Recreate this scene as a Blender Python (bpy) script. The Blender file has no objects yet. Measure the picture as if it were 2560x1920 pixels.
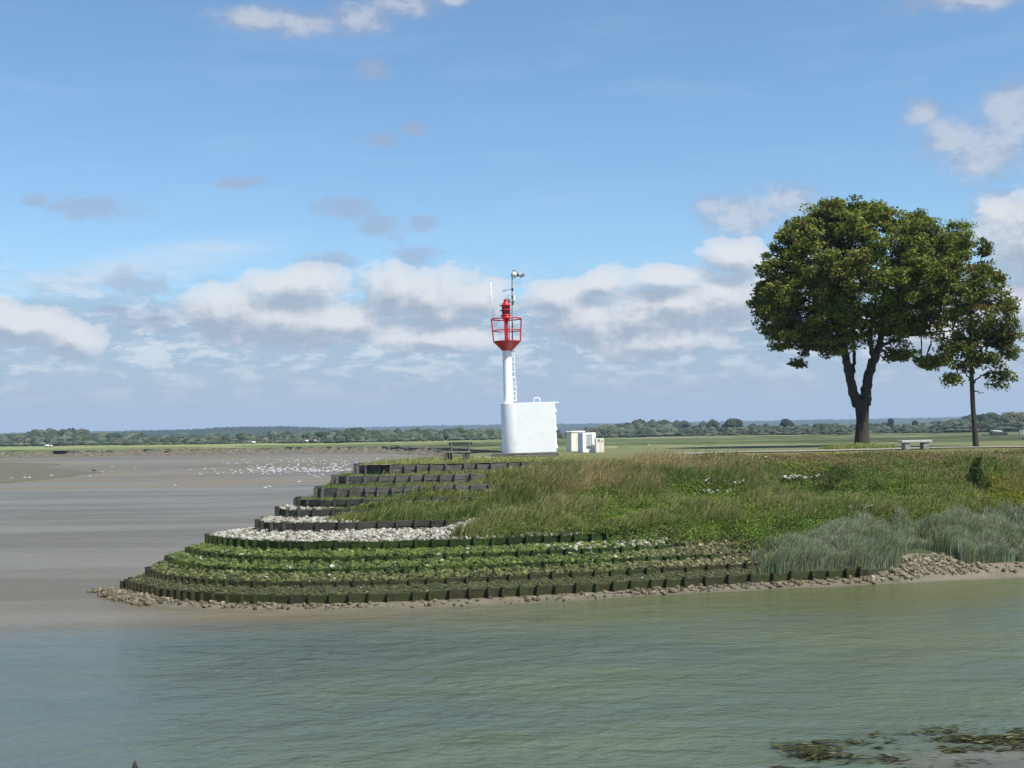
import bpy, math, random
import numpy as np
from mathutils import Vector, Matrix
rng = np.random.default_rng(7); random.seed(7)
S = bpy.context.scene
COL = S.collection
R = math.radians

# ---------------------------------------------------------------- camera
F = 3090.0; CX, CY = 1280.0, 960.0; HOR = 1082.0; H = 6.0
ROLL = R(0.95); PITCH = math.atan((HOR-CY)/F)
fw = np.array([0, math.cos(PITCH), math.sin(PITCH)])
u0 = np.array([0, -math.sin(PITCH), math.cos(PITCH)]); x0 = np.array([1., 0, 0])
RT = math.cos(ROLL)*x0 - math.sin(ROLL)*u0
UP = math.sin(ROLL)*x0 + math.cos(ROLL)*u0
def ray(px, py): return fw + RT*(px-CX)/F - UP*(py-CY)/F
def P(px, py, z):
    d = ray(px, py); t = (z-H)/d[2]; return np.array([d[0]*t, d[1]*t, z])
def PD(px, py, D):
    d = ray(px, py); t = D/d[1]; return np.array([d[0]*t, D, H+d[2]*t])
cam = bpy.data.cameras.new('camera'); cam.sensor_width = 36; cam.lens = 36*F/2560
cam.clip_end = 30000; cam.clip_start = .1
co = bpy.data.objects.new('camera', cam); COL.objects.link(co)
M = Matrix.Identity(4)
for i in range(3):
    M[i][0] = RT[i]; M[i][1] = UP[i]; M[i][2] = -fw[i]
M[0][3], M[1][3], M[2][3] = 0, 0, H
co.matrix_world = M
S.camera = co

# ---------------------------------------------------------------- helpers
def tag(o, label=None, cat=None, group=None, kind=None):
    if label: o['label'] = label
    if cat: o['category'] = cat
    if group: o['group'] = group
    if kind: o['kind'] = kind
    return o
def meshdata(name, V, Fs, mats, mi=None, col=None, smooth=False):
    """V (n,3); Fs: list of int arrays (m,k)"""
    V = np.asarray(V, dtype=np.float32)
    if not isinstance(Fs, list): Fs = [Fs]
    Fs = [np.asarray(f, dtype=np.int32) for f in Fs if len(f)]
    me = bpy.data.meshes.new(name)
    me.vertices.add(len(V)); me.vertices.foreach_set('co', V.ravel())
    lt = np.concatenate([np.full(len(f), f.shape[1], dtype=np.int32) for f in Fs])
    ls = np.concatenate([[0], np.cumsum(lt)[:-1]]).astype(np.int32)
    vi = np.concatenate([f.ravel() for f in Fs])
    me.loops.add(len(vi)); me.loops.foreach_set('vertex_index', vi)
    me.polygons.add(len(lt)); me.polygons.foreach_set('loop_start', ls)
    try: me.polygons.foreach_set('loop_total', lt)
    except Exception: pass
    if mi is not None: me.polygons.foreach_set('material_index', np.asarray(mi, dtype=np.int32))
    me.polygons.foreach_set('use_smooth', np.full(len(lt), smooth, dtype=bool))
    me.update(calc_edges=True)
    if col is not None:
        a = me.color_attributes.new('Col', 'FLOAT_COLOR', 'POINT')
        c = np.ones((len(V), 4), dtype=np.float32); c[:, :3] = col
        a.data.foreach_set('color', c.ravel())
    for m in (mats if isinstance(mats, list) else [mats]): me.materials.append(m)
    return me
def add(name, me, parent=None, loc=None):
    o = bpy.data.objects.new(name, me); COL.objects.link(o)
    if parent is not None: o.parent = parent
    if loc is not None: o.location = loc
    return o
def empty(name, loc, rz=0):
    o = bpy.data.objects.new(name, None); COL.objects.link(o); o.empty_display_size = .3
    o.location = loc; o.rotation_euler = (0, 0, rz); return o
class MB:
    def __init__(s): s.V = []; s.T = []; s.Q = []; s.n = 0
    def raw(s, V, Q=None, T=None):
        V = np.asarray(V, float); s.V.append(V)
        if Q is not None and len(Q): s.Q.append(np.asarray(Q)+s.n)
        if T is not None and len(T): s.T.append(np.asarray(T)+s.n)
        s.n += len(V); return s
    def box(s, c, d, rz=0, b=.0, rx=0, ry=0):
        """chamfered box, centre c, full size d"""
        d = np.array(d, float)/2; b = min(b, min(d)*.9)
        pts = []
        if b <= 0:
            for x in (-1, 1):
                for y in (-1, 1):
                    for z in (-1, 1): pts.append((x*d[0], y*d[1], z*d[2]))
            V = np.array(pts); Q = [(0,1,3,2),(4,6,7,5),(0,4,5,1),(2,3,7,6),(0,2,6,4),(1,5,7,3)]; T = []
        else:
            bm_v = {}; V = []
            for x in (-1, 1):
                for y in (-1, 1):
                    for z in (-1, 1):
                        for a in range(3):
                            e = d - b; e[a] = d[a]
                            bm_v[(x, y, z, a)] = len(V); V.append((x*e[0], y*e[1], z*e[2]))
            V = np.array(V); Q = []; T = []
            for a in range(3):
                o1, o2 = [i for i in range(3) if i != a]
                for sg in (-1, 1):
                    q = []
                    for (p, r) in ((-1,-1),(1,-1),(1,1),(-1,1)):
                        k = [0,0,0]; k[a] = sg; k[o1] = p; k[o2] = r; q.append(bm_v[(*k, a)])
                    Q.append(q)
                for p in (-1, 1):
                    for r in (-1, 1):   # edges along axis a between faces o1,o2
                        k0 = [0,0,0]; k0[o1] = p; k0[o2] = r
                        k0[a] = -1; A = bm_v[(*k0, o1)]; B = bm_v[(*k0, o2)]
                        k0[a] = 1; C_ = bm_v[(*k0, o2)]; D_ = bm_v[(*k0, o1)]
                        Q.append((A, B, C_, D_))
            for x in (-1, 1):
                for y in (-1, 1):
                    for z in (-1, 1): T.append([bm_v[(x, y, z, a)] for a in range(3)])
        Rm = np.array(Matrix.Rotation(rz, 3, 'Z') @ Matrix.Rotation(ry, 3, 'Y') @ Matrix.Rotation(rx, 3, 'X'))
        return s.raw(V @ Rm.T + np.array(c), Q, T)
    def tube(s, pts, r, n=8, cap=True):
        pts = np.array(pts, float); r = np.broadcast_to(np.array(r, float), (len(pts),))
        V = []; prev = None
        for i, p in enumerate(pts):
            t = pts[min(i+1, len(pts)-1)] - pts[max(i-1, 0)]; t /= np.linalg.norm(t)+1e-9
            if prev is None:
                a = np.array([0, 0, 1.]) if abs(t[2]) < .9 else np.array([1., 0, 0])
            else: a = prev
            a = a - t*np.dot(a, t); a /= np.linalg.norm(a)+1e-9; prev = a
            b = np.cross(t, a)
            for k in range(n):
                th = 2*math.pi*k/n; V.append(p + r[i]*(a*math.cos(th)+b*math.sin(th)))
        Q = [(i*n+k, i*n+(k+1) % n, (i+1)*n+(k+1) % n, (i+1)*n+k) for i in range(len(pts)-1) for k in range(n)]
        T = []
        if cap:
            V.append(pts[0]); V.append(pts[-1]); a = len(V)-2; b = a+1; L = (len(pts)-1)*n
            for k in range(n): T.append((a, (k+1) % n, k)); T.append((b, L+k, L+(k+1) % n))
        return s.raw(V, Q, T)
    def lathe(s, prof, c=(0, 0, 0), n=24):
        V = []; c = np.array(c)
        for (r, z) in prof:
            for k in range(n):
                th = 2*math.pi*k/n; V.append(c+np.array([r*math.cos(th), r*math.sin(th), z]))
        Q = [(i*n+k, i*n+(k+1) % n, (i+1)*n+(k+1) % n, (i+1)*n+k) for i in range(len(prof)-1) for k in range(n)]
        return s.raw(V, Q)
    def build(s, name, mat, parent=None, smooth=False, loc=None, col=None):
        Fs = []
        if s.Q: Fs.append(np.concatenate(s.Q))
        if s.T: Fs.append(np.concatenate(s.T))
        me = meshdata(name, np.concatenate(s.V), Fs, mat, smooth=smooth, col=col)
        return add(name, me, parent, loc)

# ---- value noise in numpy
def hash2(i, j, s=0):
    h = (i.astype(np.int64)*374761393 + j.astype(np.int64)*668265263 + s*974711) & 0x7fffffff
    h = ((h ^ (h >> 13))*1274126177) & 0x7fffffff
    return ((h ^ (h >> 16)) & 0xffff)/65535.0
def vnoise(x, y, s=0):
    x = np.asarray(x, float); y = np.asarray(y, float)
    i = np.floor(x).astype(int); j = np.floor(y).astype(int); fx = x-i; fy = y-j
    fx = fx*fx*(3-2*fx); fy = fy*fy*(3-2*fy)
    return (hash2(i,j,s)*(1-fx)*(1-fy)+hash2(i+1,j,s)*fx*(1-fy)+hash2(i,j+1,s)*(1-fx)*fy+hash2(i+1,j+1,s)*fx*fy)
def fbm(x, y, o=4, s=0):
    v = 0; a = .5; t = 0
    for k in range(o):
        v = v+a*vnoise(x, y, s+k*17); t += a; a *= .5; x = x*2.03+5.1; y = y*2.03+3.7
    return v/t
def sstep(a, b, x):
    t = np.clip((x-a)/(b-a), 0, 1); return t*t*(3-2*t)

# ---------------------------------------------------------------- materials
class NT:
    def __init__(s, nt): s.nt = nt
    def n(s, t, **kw):
        nd = s.nt.nodes.new(t)
        for k, v in kw.items():
            if k.startswith('i_'): nd.inputs[k[2:].replace('_', ' ')].default_value = v
            else: setattr(nd, k, v)
        return nd
    def l(s, a, b): s.nt.links.new(a, b)
    def math(s, op, a, b=None, c=None, clamp=False):
        nd = s.nt.nodes.new('ShaderNodeMath'); nd.operation = op; nd.use_clamp = clamp
        for i, v in enumerate((a, b, c)):
            if v is None: continue
            if isinstance(v, (int, float)): nd.inputs[i].default_value = v
            else: s.l(v, nd.inputs[i])
        return nd.outputs[0]
    def mix(s, f, a, b, mode='MIX'):
        nd = s.nt.nodes.new('ShaderNodeMix'); nd.data_type = 'RGBA'; nd.blend_type = mode
        for i, v in ((0, f), (6, a), (7, b)):
            if isinstance(v, (int, float)): nd.inputs[i].default_value = v
            elif isinstance(v, (tuple, list)): nd.inputs[i].default_value = (*v, 1)
            else: s.l(v, nd.inputs[i])
        return nd.outputs[2]
    def noise(s, vec, scale, detail=4, rough=.55, dist=0, mapscale=None, col=False):
        if mapscale is not None:
            m = s.nt.nodes.new('ShaderNodeMapping'); m.inputs['Scale'].default_value = mapscale
            s.l(vec, m.inputs['Vector']); vec = m.outputs[0]
        nd = s.nt.nodes.new('ShaderNodeTexNoise'); nd.inputs['Scale'].default_value = scale
        nd.inputs['Detail'].default_value = detail; nd.inputs['Roughness'].default_value = rough
        nd.inputs['Distortion'].default_value = dist
        s.l(vec, nd.inputs['Vector']); return nd.outputs[1 if col else 0]
    def ramp(s, f, stops):
        nd = s.nt.nodes.new('ShaderNodeValToRGB'); e = nd.color_ramp.elements
        while len(e) < len(stops): e.new(.5)
        for k, (p, c) in enumerate(stops):
            e[k].position = p; e[k].color = (*c, 1) if not isinstance(c, (int, float)) else (c, c, c, 1)
        s.l(f, nd.inputs[0]); return nd.outputs[0]
    def smap(s, v, a, b, lo=0., hi=1.):
        nd = s.nt.nodes.new('ShaderNodeMapRange'); nd.interpolation_type = 'SMOOTHSTEP'
        s.l(v, nd.inputs[0])
        for i, x in zip((1, 2, 3, 4), (a, b, lo, hi)): nd.inputs[i].default_value = x
        return nd.outputs[0]
def newmat(name):
    m = bpy.data.materials.new(name); m.use_nodes = True; m.node_tree.nodes.clear()
    t = NT(m.node_tree); out = t.n('ShaderNodeOutputMaterial'); b = t.n('ShaderNodeBsdfPrincipled')
    t.l(b.outputs[0], out.inputs[0]); geo = t.n('ShaderNodeNewGeometry')
    return m, t, b, geo.outputs['Position'], out
def simple(name, c1, c2=None, scale=3., rough=.6, bump=0., metal=0., mapscale=None, spec=None, detail=5, dirt=None, dscale=1.5):
    m, t, b, pos, out = newmat(name)
    tc = t.n('ShaderNodeTexCoord').outputs['Object']
    c2 = c2 or c1
    nz = t.noise(tc, scale, detail, mapscale=mapscale)
    col = t.mix(t.smap(nz, .3, .7), c1, c2)
    if dirt:
        nd = t.noise(tc, dscale, 6, .7); col = t.mix(t.smap(nd, .56, .72), col, dirt)
    t.l(col, b.inputs['Base Color']); b.inputs['Roughness'].default_value = rough; b.inputs['Metallic'].default_value = metal
    if spec is not None: b.inputs['Specular IOR Level'].default_value = spec
    if bump:
        bp = t.n('ShaderNodeBump', i_Strength=bump, i_Distance=.02); t.l(nz, bp.inputs['Height']); t.l(bp.outputs[0], b.inputs['Normal'])
    return m
def leafmat(name, trans=.3, rough=.55, gloss=.3):
    m, t, b, pos, out = newmat(name)
    a = t.n('ShaderNodeAttribute', attribute_name='Col')
    t.l(a.outputs['Color'], b.inputs['Base Color']); b.inputs['Roughness'].default_value = rough
    b.inputs['Specular IOR Level'].default_value = gloss
    tr = t.n('ShaderNodeBsdfTranslucent'); t.l(t.mix(1., a.outputs['Color'], (1.3, 1.3, .7), 'MULTIPLY'), tr.inputs[0])
    mx = t.n('ShaderNodeMixShader'); mx.inputs[0].default_value = trans
    t.l(b.outputs[0], mx.inputs[1]); t.l(tr.outputs[0], mx.inputs[2]); t.l(mx.outputs[0], out.inputs[0])
    return m
def colmat(name, rough=.8, nscale=8, amt=.35, spec=.3):
    m, t, b, pos, out = newmat(name)
    a = t.n('ShaderNodeAttribute', attribute_name='Col')
    nz = t.noise(pos, nscale, 4)
    f = t.math('ADD', t.math('MULTIPLY', nz, amt*2), 1-amt)
    cb = t.n('ShaderNodeCombineColor'); [t.l(f, cb.inputs[i]) for i in range(3)]
    t.l(t.mix(1., a.outputs['Color'], cb.outputs[0], 'MULTIPLY'), b.inputs['Base Color'])
    b.inputs['Roughness'].default_value = rough; b.inputs['Specular IOR Level'].default_value = spec
    return m
M_leaf = leafmat('leaf', .3, .6, .15); M_grass = leafmat('grass_blade', .35, .6, .25); M_stone = colmat('stone'); M_gstone = colmat('algae_stone', .75, 12, .5)
M_white = simple('white_paint', (.86,.86,.86), (.82,.82,.82), 1.2, .5, dirt=(.74,.73,.70), dscale=2.2)
M_red = simple('red_paint', (.50,.012,.02), (.42,.010,.018), 4, .32)
M_redd = simple('dark_lens', (.03,.002,.004), (.045,.003,.006), 8, .2)
M_galv = simple('galvanised_steel', (.42,.44,.45), (.30,.31,.33), 6, .4, metal=.5)
M_dark = simple('dark_metal', (.05,.05,.055), (.03,.03,.03), 5, .5)
M_camw = simple('camera_shell', (.6,.62,.62), (.5,.52,.52), 5, .35)
M_cream = simple('cream_plastic', (.76,.73,.62), (.70,.67,.56), 3, .5, dirt=(.5,.47,.36))
M_creamb = simple('pale_pink_cream', (.72,.67,.58), (.66,.62,.52), 4, .5, dirt=(.5,.45,.36))
M_wconc = simple('whitewashed_concrete', (.76,.77,.80), (.68,.69,.72), 6, .8, .4, dirt=(.42,.42,.42), dscale=3)
M_greybox = simple('grey_box', (.42,.46,.45), (.38,.41,.41), 4, .5)
M_conc = simple('concrete', (.30,.28,.25), (.18,.17,.15), 5, .85, .5)
M_concl = simple('pale_concrete', (.46,.45,.42), (.36,.35,.32), 5, .85, .4, dirt=(.25,.24,.2))
M_plinth = simple('dark_plinth', (.07,.07,.055), (.13,.12,.10), 2, .9, .6)
M_bwood = simple('bench_wood', (.13,.12,.09), (.07,.065,.05), 3, .8, .6, mapscale=(1, 6, 6))
M_bwoodt = simple('bench_wood_pale', (.30,.27,.23), (.17,.155,.125), 3, .8, .5, mapscale=(1, 8, 8))
M_bwoodd = simple('bench_wood_green', (.045,.05,.038), (.07,.075,.055), 3, .8, .5, mapscale=(1, 8, 8))
M_bark = simple('bark', (.062,.050,.040), (.028,.023,.019), 2.2, .95, 1., mapscale=(5, 5, .8), dirt=(.17,.14,.11), dscale=.9)
M_black = simple('black_feather', (.012,.012,.013), (.02,.02,.02), 5, .6)
M_gull = simple('gull_white', (.68,.69,.70), (.5,.52,.55), 3, .7)
def timber(name, a, b, green, rough=.8):
    m, t, bs, pos, out = newmat(name)
    nz = t.noise(pos, 2.2, 6, .65, mapscale=(1, 1, 5)); n2 = t.noise(pos, .8, 5, .65, mapscale=(1, 1, 1.4)); n3 = t.noise(pos, 30, 2, mapscale=(.12, .12, 1))
    col = t.mix(t.smap(nz, .3, .72), a, b); col = t.mix(t.math('MULTIPLY', t.smap(n2, .42, .62), .8), col, green)
    col = t.mix(t.math('MULTIPLY', t.smap(n3, .45, .7), .35), col, (.01, .01, .008))
    t.l(col, bs.inputs['Base Color']); bs.inputs['Roughness'].default_value = rough; bs.inputs['Specular IOR Level'].default_value = .2
    bp = t.n('ShaderNodeBump', i_Strength=.7, i_Distance=.02); t.l(nz, bp.inputs['Height']); t.l(bp.outputs[0], bs.inputs['Normal'])
    return m
T_up = timber('weathered_timber', (.165,.155,.15), (.055,.05,.05), (.09,.085,.06))
T_mid = timber('dark_timber', (.05,.05,.042), (.03,.032,.024), (.07,.068,.055))
T_grn = timber('algae_timber', (.024,.048,.008), (.010,.018,.005), (.045,.078,.014))
T_low = timber('wet_timber', (.052,.048,.022), (.024,.023,.011), (.040,.055,.014))

# ---------------------------------------------------------------- world
SUN_AZ = R(132); SUN_EL = R(58)     # azimuth clockwise from +Y
w = bpy.data.worlds.new('World'); S.world = w; w.use_nodes = True; w.node_tree.nodes.clear()
t = NT(w.node_tree)
out = t.n('ShaderNodeOutputWorld')
sky = t.n('ShaderNodeTexSky', sky_type='NISHITA', sun_disc=False, sun_elevation=SUN_EL, sun_rotation=SUN_AZ,
          altitude=0, air_density=1.0, dust_density=.6, ozone_density=2.2)
tc = t.n('ShaderNodeTexCoord'); sep = t.n('ShaderNodeSeparateXYZ'); t.l(tc.outputs['Generated'], sep.inputs[0])
X, Y, Z = sep.outputs
az = t.math('ARCTAN2', X, Y)
hyp = t.math('SQRT', t.math('ADD', t.math('MULTIPLY', X, X), t.math('MULTIPLY', Y, Y)))
v = t.math('DIVIDE', Z, t.math('MAXIMUM', hyp, .02))
comb = t.n('ShaderNodeCombineXYZ'); t.l(az, comb.inputs[0]); t.l(v, comb.inputs[1])
UV = comb.outputs[0]
def uvpx(px, py):
    d = ray(px, py); return math.atan2(d[0], d[1]), d[2]/math.hypot(d[0], d[1])
A = [ # cumulus: cx, cy, rx, ry
 (560,770,130,70),(700,800,190,80),(740,715,150,60),(860,800,170,60),(985,720,90,85),(1090,740,150,88),(1190,745,100,62),
 (1080,845,210,45),(60,815,140,52),(190,850,90,60),(-60,790,120,60),(1400,745,110,62),(1480,795,150,72),(1590,790,150,80),
 (1720,770,140,62),(1680,695,120,42),(1505,700,75,40),(1850,745,150,80),(1840,648,90,50),(1640,855,210,50),(2020,700,130,70),
 (2600,600,150,120),(2560,770,180,90),(2330,830,160,60)]
C_ = [(1860,540,150,80),(1970,505,95,62),(1780,520,70,40),(2305,285,62,45),(2380,340,115,75),(2470,380,130,105),(2550,290,120,110),(2490,520,85,60),
 (640,50,130,42),(760,55,150,48),(900,45,130,50),(1010,15,130,46),(2430,-5,190,44),(1130,0,60,24)]
B = [(330,710,135,42),(230,520,150,46),(600,457,85,22),(870,525,110,44),(960,565,80,46),(930,167,52,42),(950,348,75,26),(1030,325,45,26),
     (820,655,100,38),(1030,645,85,46),(90,505,50,22),(400,800,110,40),(1060,560,60,30),(280,775,50,14)]
def blobs(gt, vec, L):
    cur = None
    for (cx, cy, rx, ry) in L:
        a, b = uvpx(cx, cy)
        m1 = gt.nt.nodes.new('ShaderNodeVectorMath'); m1.operation = 'SUBTRACT'; gt.l(vec, m1.inputs[0]); m1.inputs[1].default_value = (a, b, 0)
        m2 = gt.nt.nodes.new('ShaderNodeVectorMath'); m2.operation = 'MULTIPLY'; gt.l(m1.outputs[0], m2.inputs[0]); m2.inputs[1].default_value = (F/rx, F/ry, 0)
        m3 = gt.nt.nodes.new('ShaderNodeVectorMath'); m3.operation = 'LENGTH'; gt.l(m2.outputs[0], m3.inputs[0])
        cur = m3.outputs['Value'] if cur is None else gt.math('SMOOTH_MIN', cur, m3.outputs['Value'], .25)
    return gt.math('SUBTRACT', 1., cur)
g = bpy.data.node_groups.new('cloud_field', 'ShaderNodeTree')
g.interface.new_socket('Vec', in_out='INPUT', socket_type='NodeSocketVector')
g.interface.new_socket('A', in_out='OUTPUT', socket_type='NodeSocketFloat')
g.interface.new_socket('N', in_out='OUTPUT', socket_type='NodeSocketFloat')
gt = NT(g); gi = gt.n('NodeGroupInput'); go = gt.n('NodeGroupOutput')
warp = gt.noise(gi.outputs[0], 22, 3, .6, col=True)
wm = gt.nt.nodes.new('ShaderNodeVectorMath'); wm.operation = 'MULTIPLY_ADD'; gt.l(warp, wm.inputs[0]); wm.inputs[1].default_value = (.035, .022, 0); wm.inputs[2].default_value = (-.0175, -.011, 0)
wa = gt.nt.nodes.new('ShaderNodeVectorMath'); wa.operation = 'ADD'; gt.l(gi.outputs[0], wa.inputs[0]); gt.l(wm.outputs[0], wa.inputs[1])
nA = gt.noise(gi.outputs[0], 28, 12, .68, .1, mapscale=(1, 1.35, 1))
fA = gt.math('ADD', blobs(gt, wa.outputs[0], A), gt.math('ADD', gt.math('MULTIPLY', gt.math('SUBTRACT', nA, .5), 1.7), .14))
gt.l(fA, go.inputs[0]); gt.l(nA, go.inputs[1])
def field(off):
    ad = t.nt.nodes.new('ShaderNodeVectorMath'); ad.operation = 'ADD'; t.l(UV, ad.inputs[0]); ad.inputs[1].default_value = (*off, 0)
    gn = t.nt.nodes.new('ShaderNodeGroup'); gn.node_tree = g; t.l(ad.outputs[0], gn.inputs[0]); return gn.outputs
f0 = field((0, 0)); f1 = field((.006, .013))
dA = t.smap(f0[0], .05, .26)
lit = t.math('ADD', t.math('MULTIPLY', t.math('SUBTRACT', f0[0], f1[0]), 1.15), t.math('MULTIPLY', t.math('SUBTRACT', .60, t.smap(f0[0], .2, 1.2)), .34), )
lit = t.smap(lit, -.35, .62)
colA = t.mix(lit, (.275, .322, .400), (.57, .58, .60))
# thin grey-lilac scraps
nB = t.noise(UV, 48, 6, .62, .2, mapscale=(1, 1.6, 1))
fB = t.math('ADD', blobs(t, UV, B), t.math('MULTIPLY', t.math('SUBTRACT', nB, .5), 2.0))
dB = t.math('MULTIPLY', t.smap(fB, .0, .8), .55)
colB = (.265, .295, .395)
# low bank of stratocumulus and veil
nV = t.noise(UV, 16, 9, .62, .3, mapscale=(1, 3.2, 1)); nV2 = t.noise(UV, 40, 6, .6, .2, mapscale=(1, 3., 1))
veil = t.math('MULTIPLY', t.smap(v, .155, .085), t.math('ADD', .80, t.math('MULTIPLY', t.smap(v, .07, .01), .17)))
veil = t.math('MULTIPLY', veil, t.smap(t.math('ADD', nV, t.math('MULTIPLY', t.smap(v, .12, .085), .5)), .42, .62))
colV = t.mix(t.math('MULTIPLY', t.smap(t.math('ADD', t.math('MULTIPLY', nV, .5), t.math('MULTIPLY', nV2, .5)), .47, .58), t.smap(v, .002, .06)), (.245, .315, .415), (.50, .52, .57))
colV = t.mix(t.smap(v, .085, .0), colV, (.295, .355, .440))
# cirrus streaks
nC = t.noise(UV, 7, 5, .55, .4, mapscale=(1, 6, 1)); ci = t.math('MULTIPLY', t.smap(nC, .45, .8), t.smap(v, .0, .12))
def streak(cx, cy, L, W, ang, amp):
    a, b = uvpx(cx, cy); mp = t.n('ShaderNodeMapping', vector_type='TEXTURE')
    mp.inputs['Location'].default_value = (a, b, 0); mp.inputs['Rotation'].default_value = (0, 0, ang); mp.inputs['Scale'].default_value = (L/F, W/F, 1)
    wv = t.nt.nodes.new('ShaderNodeVectorMath'); wv.operation = 'ADD'
    t.l(UV, mp.inputs[0]); ln = t.nt.nodes.new('ShaderNodeVectorMath'); ln.operation = 'LENGTH'; t.l(mp.outputs[0], ln.inputs[0])
    return t.math('MULTIPLY', t.smap(ln.outputs['Value'], 1., .0), amp)
st = t.math('ADD', streak(400, 655, 420, 62, R(11), .65), streak(160, 700, 360, 60, R(4), .35))
st = t.math('MULTIPLY', st, t.math('ADD', .45, t.smap(t.noise(UV, 30, 4, mapscale=(.4, 2.5, 1)), .3, .7)))
ci = t.math('ADD', t.math('MULTIPLY', ci, .10), st, clamp=True)
bgS = t.n('ShaderNodeBackground'); bgS.inputs[1].default_value = .10
skyc = t.mix(1., sky.outputs[0], (.86, 1.05, 1.14), 'MULTIPLY')
t.l(skyc, bgS.inputs[0])
def layer(prev, col, fac):
    bg = t.n('ShaderNodeBackground'); bg.inputs[1].default_value = 1.
    if isinstance(col, tuple): bg.inputs[0].default_value = (*col, 1)
    else: t.l(col, bg.inputs[0])
    mx = t.n('ShaderNodeMixShader'); t.l(fac, mx.inputs[0]); t.l(prev, mx.inputs[1]); t.l(bg.outputs[0], mx.inputs[2]); return mx.outputs[0]
s_ = layer(bgS.outputs[0], (.44, .54, .65), ci)
s_ = layer(s_, colV, veil)
s_ = layer(s_, colB, dB)
nC1 = t.noise(UV, 30, 8, .62, .3, mapscale=(1, 1.4, 1))
fC = t.math('ADD', blobs(t, UV, C_), t.math('ADD', .10, t.math('MULTIPLY', t.math('SUBTRACT', nC1, .5), 1.6)))
s_ = layer(s_, t.mix(t.smap(t.math('ADD', fC, t.math('MULTIPLY', t.math('SUBTRACT', f0[1], f1[1]), 2.5)), .2, 1.0), (.27, .30, .38), (.46, .465, .50)), t.math('MULTIPLY', t.smap(fC, -.02, .9), .68))
s_ = layer(s_, colA, t.math('MULTIPLY', dA, t.math('ADD', .55, t.math('MULTIPLY', t.smap(f0[0], .1, .8), .40))))
t.l(s_, out.inputs[0])
try: w.cycles.sampling_method = 'MANUAL'; w.cycles.sample_map_resolution = 512
except Exception: pass

sd = np.array([math.sin(SUN_AZ)*math.cos(SUN_EL), math.cos(SUN_AZ)*math.cos(SUN_EL), math.sin(SUN_EL)])
sl = bpy.data.lights.new('sun', 'SUN'); sl.energy = 5.0; sl.angle = R(.5); sl.color = (1, .94, .83)
so = bpy.data.objects.new('sun', sl); COL.objects.link(so); so.rotation_euler = Vector(sd).to_track_quat('Z', 'Y').to_euler(); so.location = (30, -20, 60)
S.view_settings.view_transform = 'Standard'; S.view_settings.look = 'None'; S.view_settings.gamma = 1; S.view_settings.exposure = 0.48
S.cycles.max_bounces = 6; S.cycles.transparent_max_bounces = 8; S.cycles.volume_bounces = 0
S.cycles.use_denoising = True

# ---------------------------------------------------------------- headland terraces
def Z2(x, y): return 200+x*.40687, 1130+y*.40687
def Z3(x, y): return 800+x*.36166, 1110+y*.36166
def Z4(x, y): return 1500+x*.47920, 1100+y*.47920
TR = [
 ([(248,795),(330,805),(400,818),(500,833),(620,842),(730,850),(870,858),(1040,864),(1240,867),(1480,867),(1740,866)],
  [(430,1030),(680,1028),(960,1018),(1220,1006),(1480,992),(1720,984),(2020,968)], [(220,745),(370,735),(520,730),(660,715),(790,697),(920,683),(1100,670),(1330,655)]),
 ([(398,715),(480,742),(560,755),(660,766),(780,775),(920,780),(1160,788),(1450,790),(1660,790)], [(340,942),(690,938),(920,934),(1150,925),(1270,922),(1490,910),(1710,898),(1910,888)],
  [(60,687),(190,675),(320,665),(445,658),(580,650),(790,632)]),
 ([(522,640),(600,670),(680,682),(800,695),(950,700),(1090,707),(1270,712),(1500,715),(1800,712)], [(30,860),(260,856),(610,852),(880,847),(1230,838),(1470,825),(1760,812),(2050,800)],
  [(95,625),(180,622),(250,618),(340,610),(430,600),(580,580)]),
 ([(670,590),(740,610),(880,620),(1010,632),(1230,637),(1440,640),(1660,640),(1880,637)], [(90,773),(450,770),(690,768),(840,765),(970,762),(1090,758),(1310,750),(1510,742),(1720,733),(1910,722)], [(50,565),(125,560),(190,557),(340,547)]),
 ([(790,510),(850,518),(935,530),(1040,540),(1190,545),(1420,547),(1610,548),(1820,548)], [(30,672),(265,672),(390,670),(630,668),(860,663),(980,660),(1225,652),(1340,645),(1570,635),(1770,625),(1940,615)], [(90,480)]),
 ([(1115,418),(1190,425),(1280,430),(1450,432),(1700,435),(1900,435)], [(250,545),(500,545),(660,542),(830,540)], []),
 ([(1235,342),(1310,350),(1400,355),(1480,357)], [(150,458),(310,460)], []),
 ([(1350,285),(1430,290),(1520,295),(1640,298)], [(40,387),(110,390),(260,390),(400,388),(830,385),(1000,380)], []),
 ([(1470,215),(1600,218),(1720,218),(1860,218)], [(220,298),(350,300),(530,300),(740,302),(1100,290),(1290,288)], []),
 ([(1578,145),(1640,148),(1710,148),(1830,148)], [(330,222),(560,220),(770,220),(1050,215),(1440,210)], []),
 ([(1715,82),(1800,84),(1930,84)], [(370,148),(510,150),(770,152),(960,145),(1150,138),(1300,130),(1460,125),(2020,113)], []),
]
DREF = [43.8, 44.9, 45.8, 46.6, 47.5, 49.0, 50.3, 51.4, 52.6, 53.8, 55.0]
XREF = [(Z3, (680,1028)), (Z3, (690,938)), (Z3, (610,852)), (Z3, (450,770)), (Z3, (390,670)), (Z3, (250,545)), (Z3, (150,458)), (Z3, (260,390)), (Z3, (350,300)), (Z3, (560,220)), (Z3, (510,150))]
ZT = []
for D_, (zz, q) in zip(DREF, XREF):
    ZT.append(PD(*zz(*q), D_)[2])
ZT = np.array(ZT)
HF = np.array([.25, .155, .17, .195, .36, .37, .37, .37, .38, .38, .36])
NK = 11; NF = 260; NB_ = 70
XR = 62.0
curves = []; XEND = []
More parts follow.
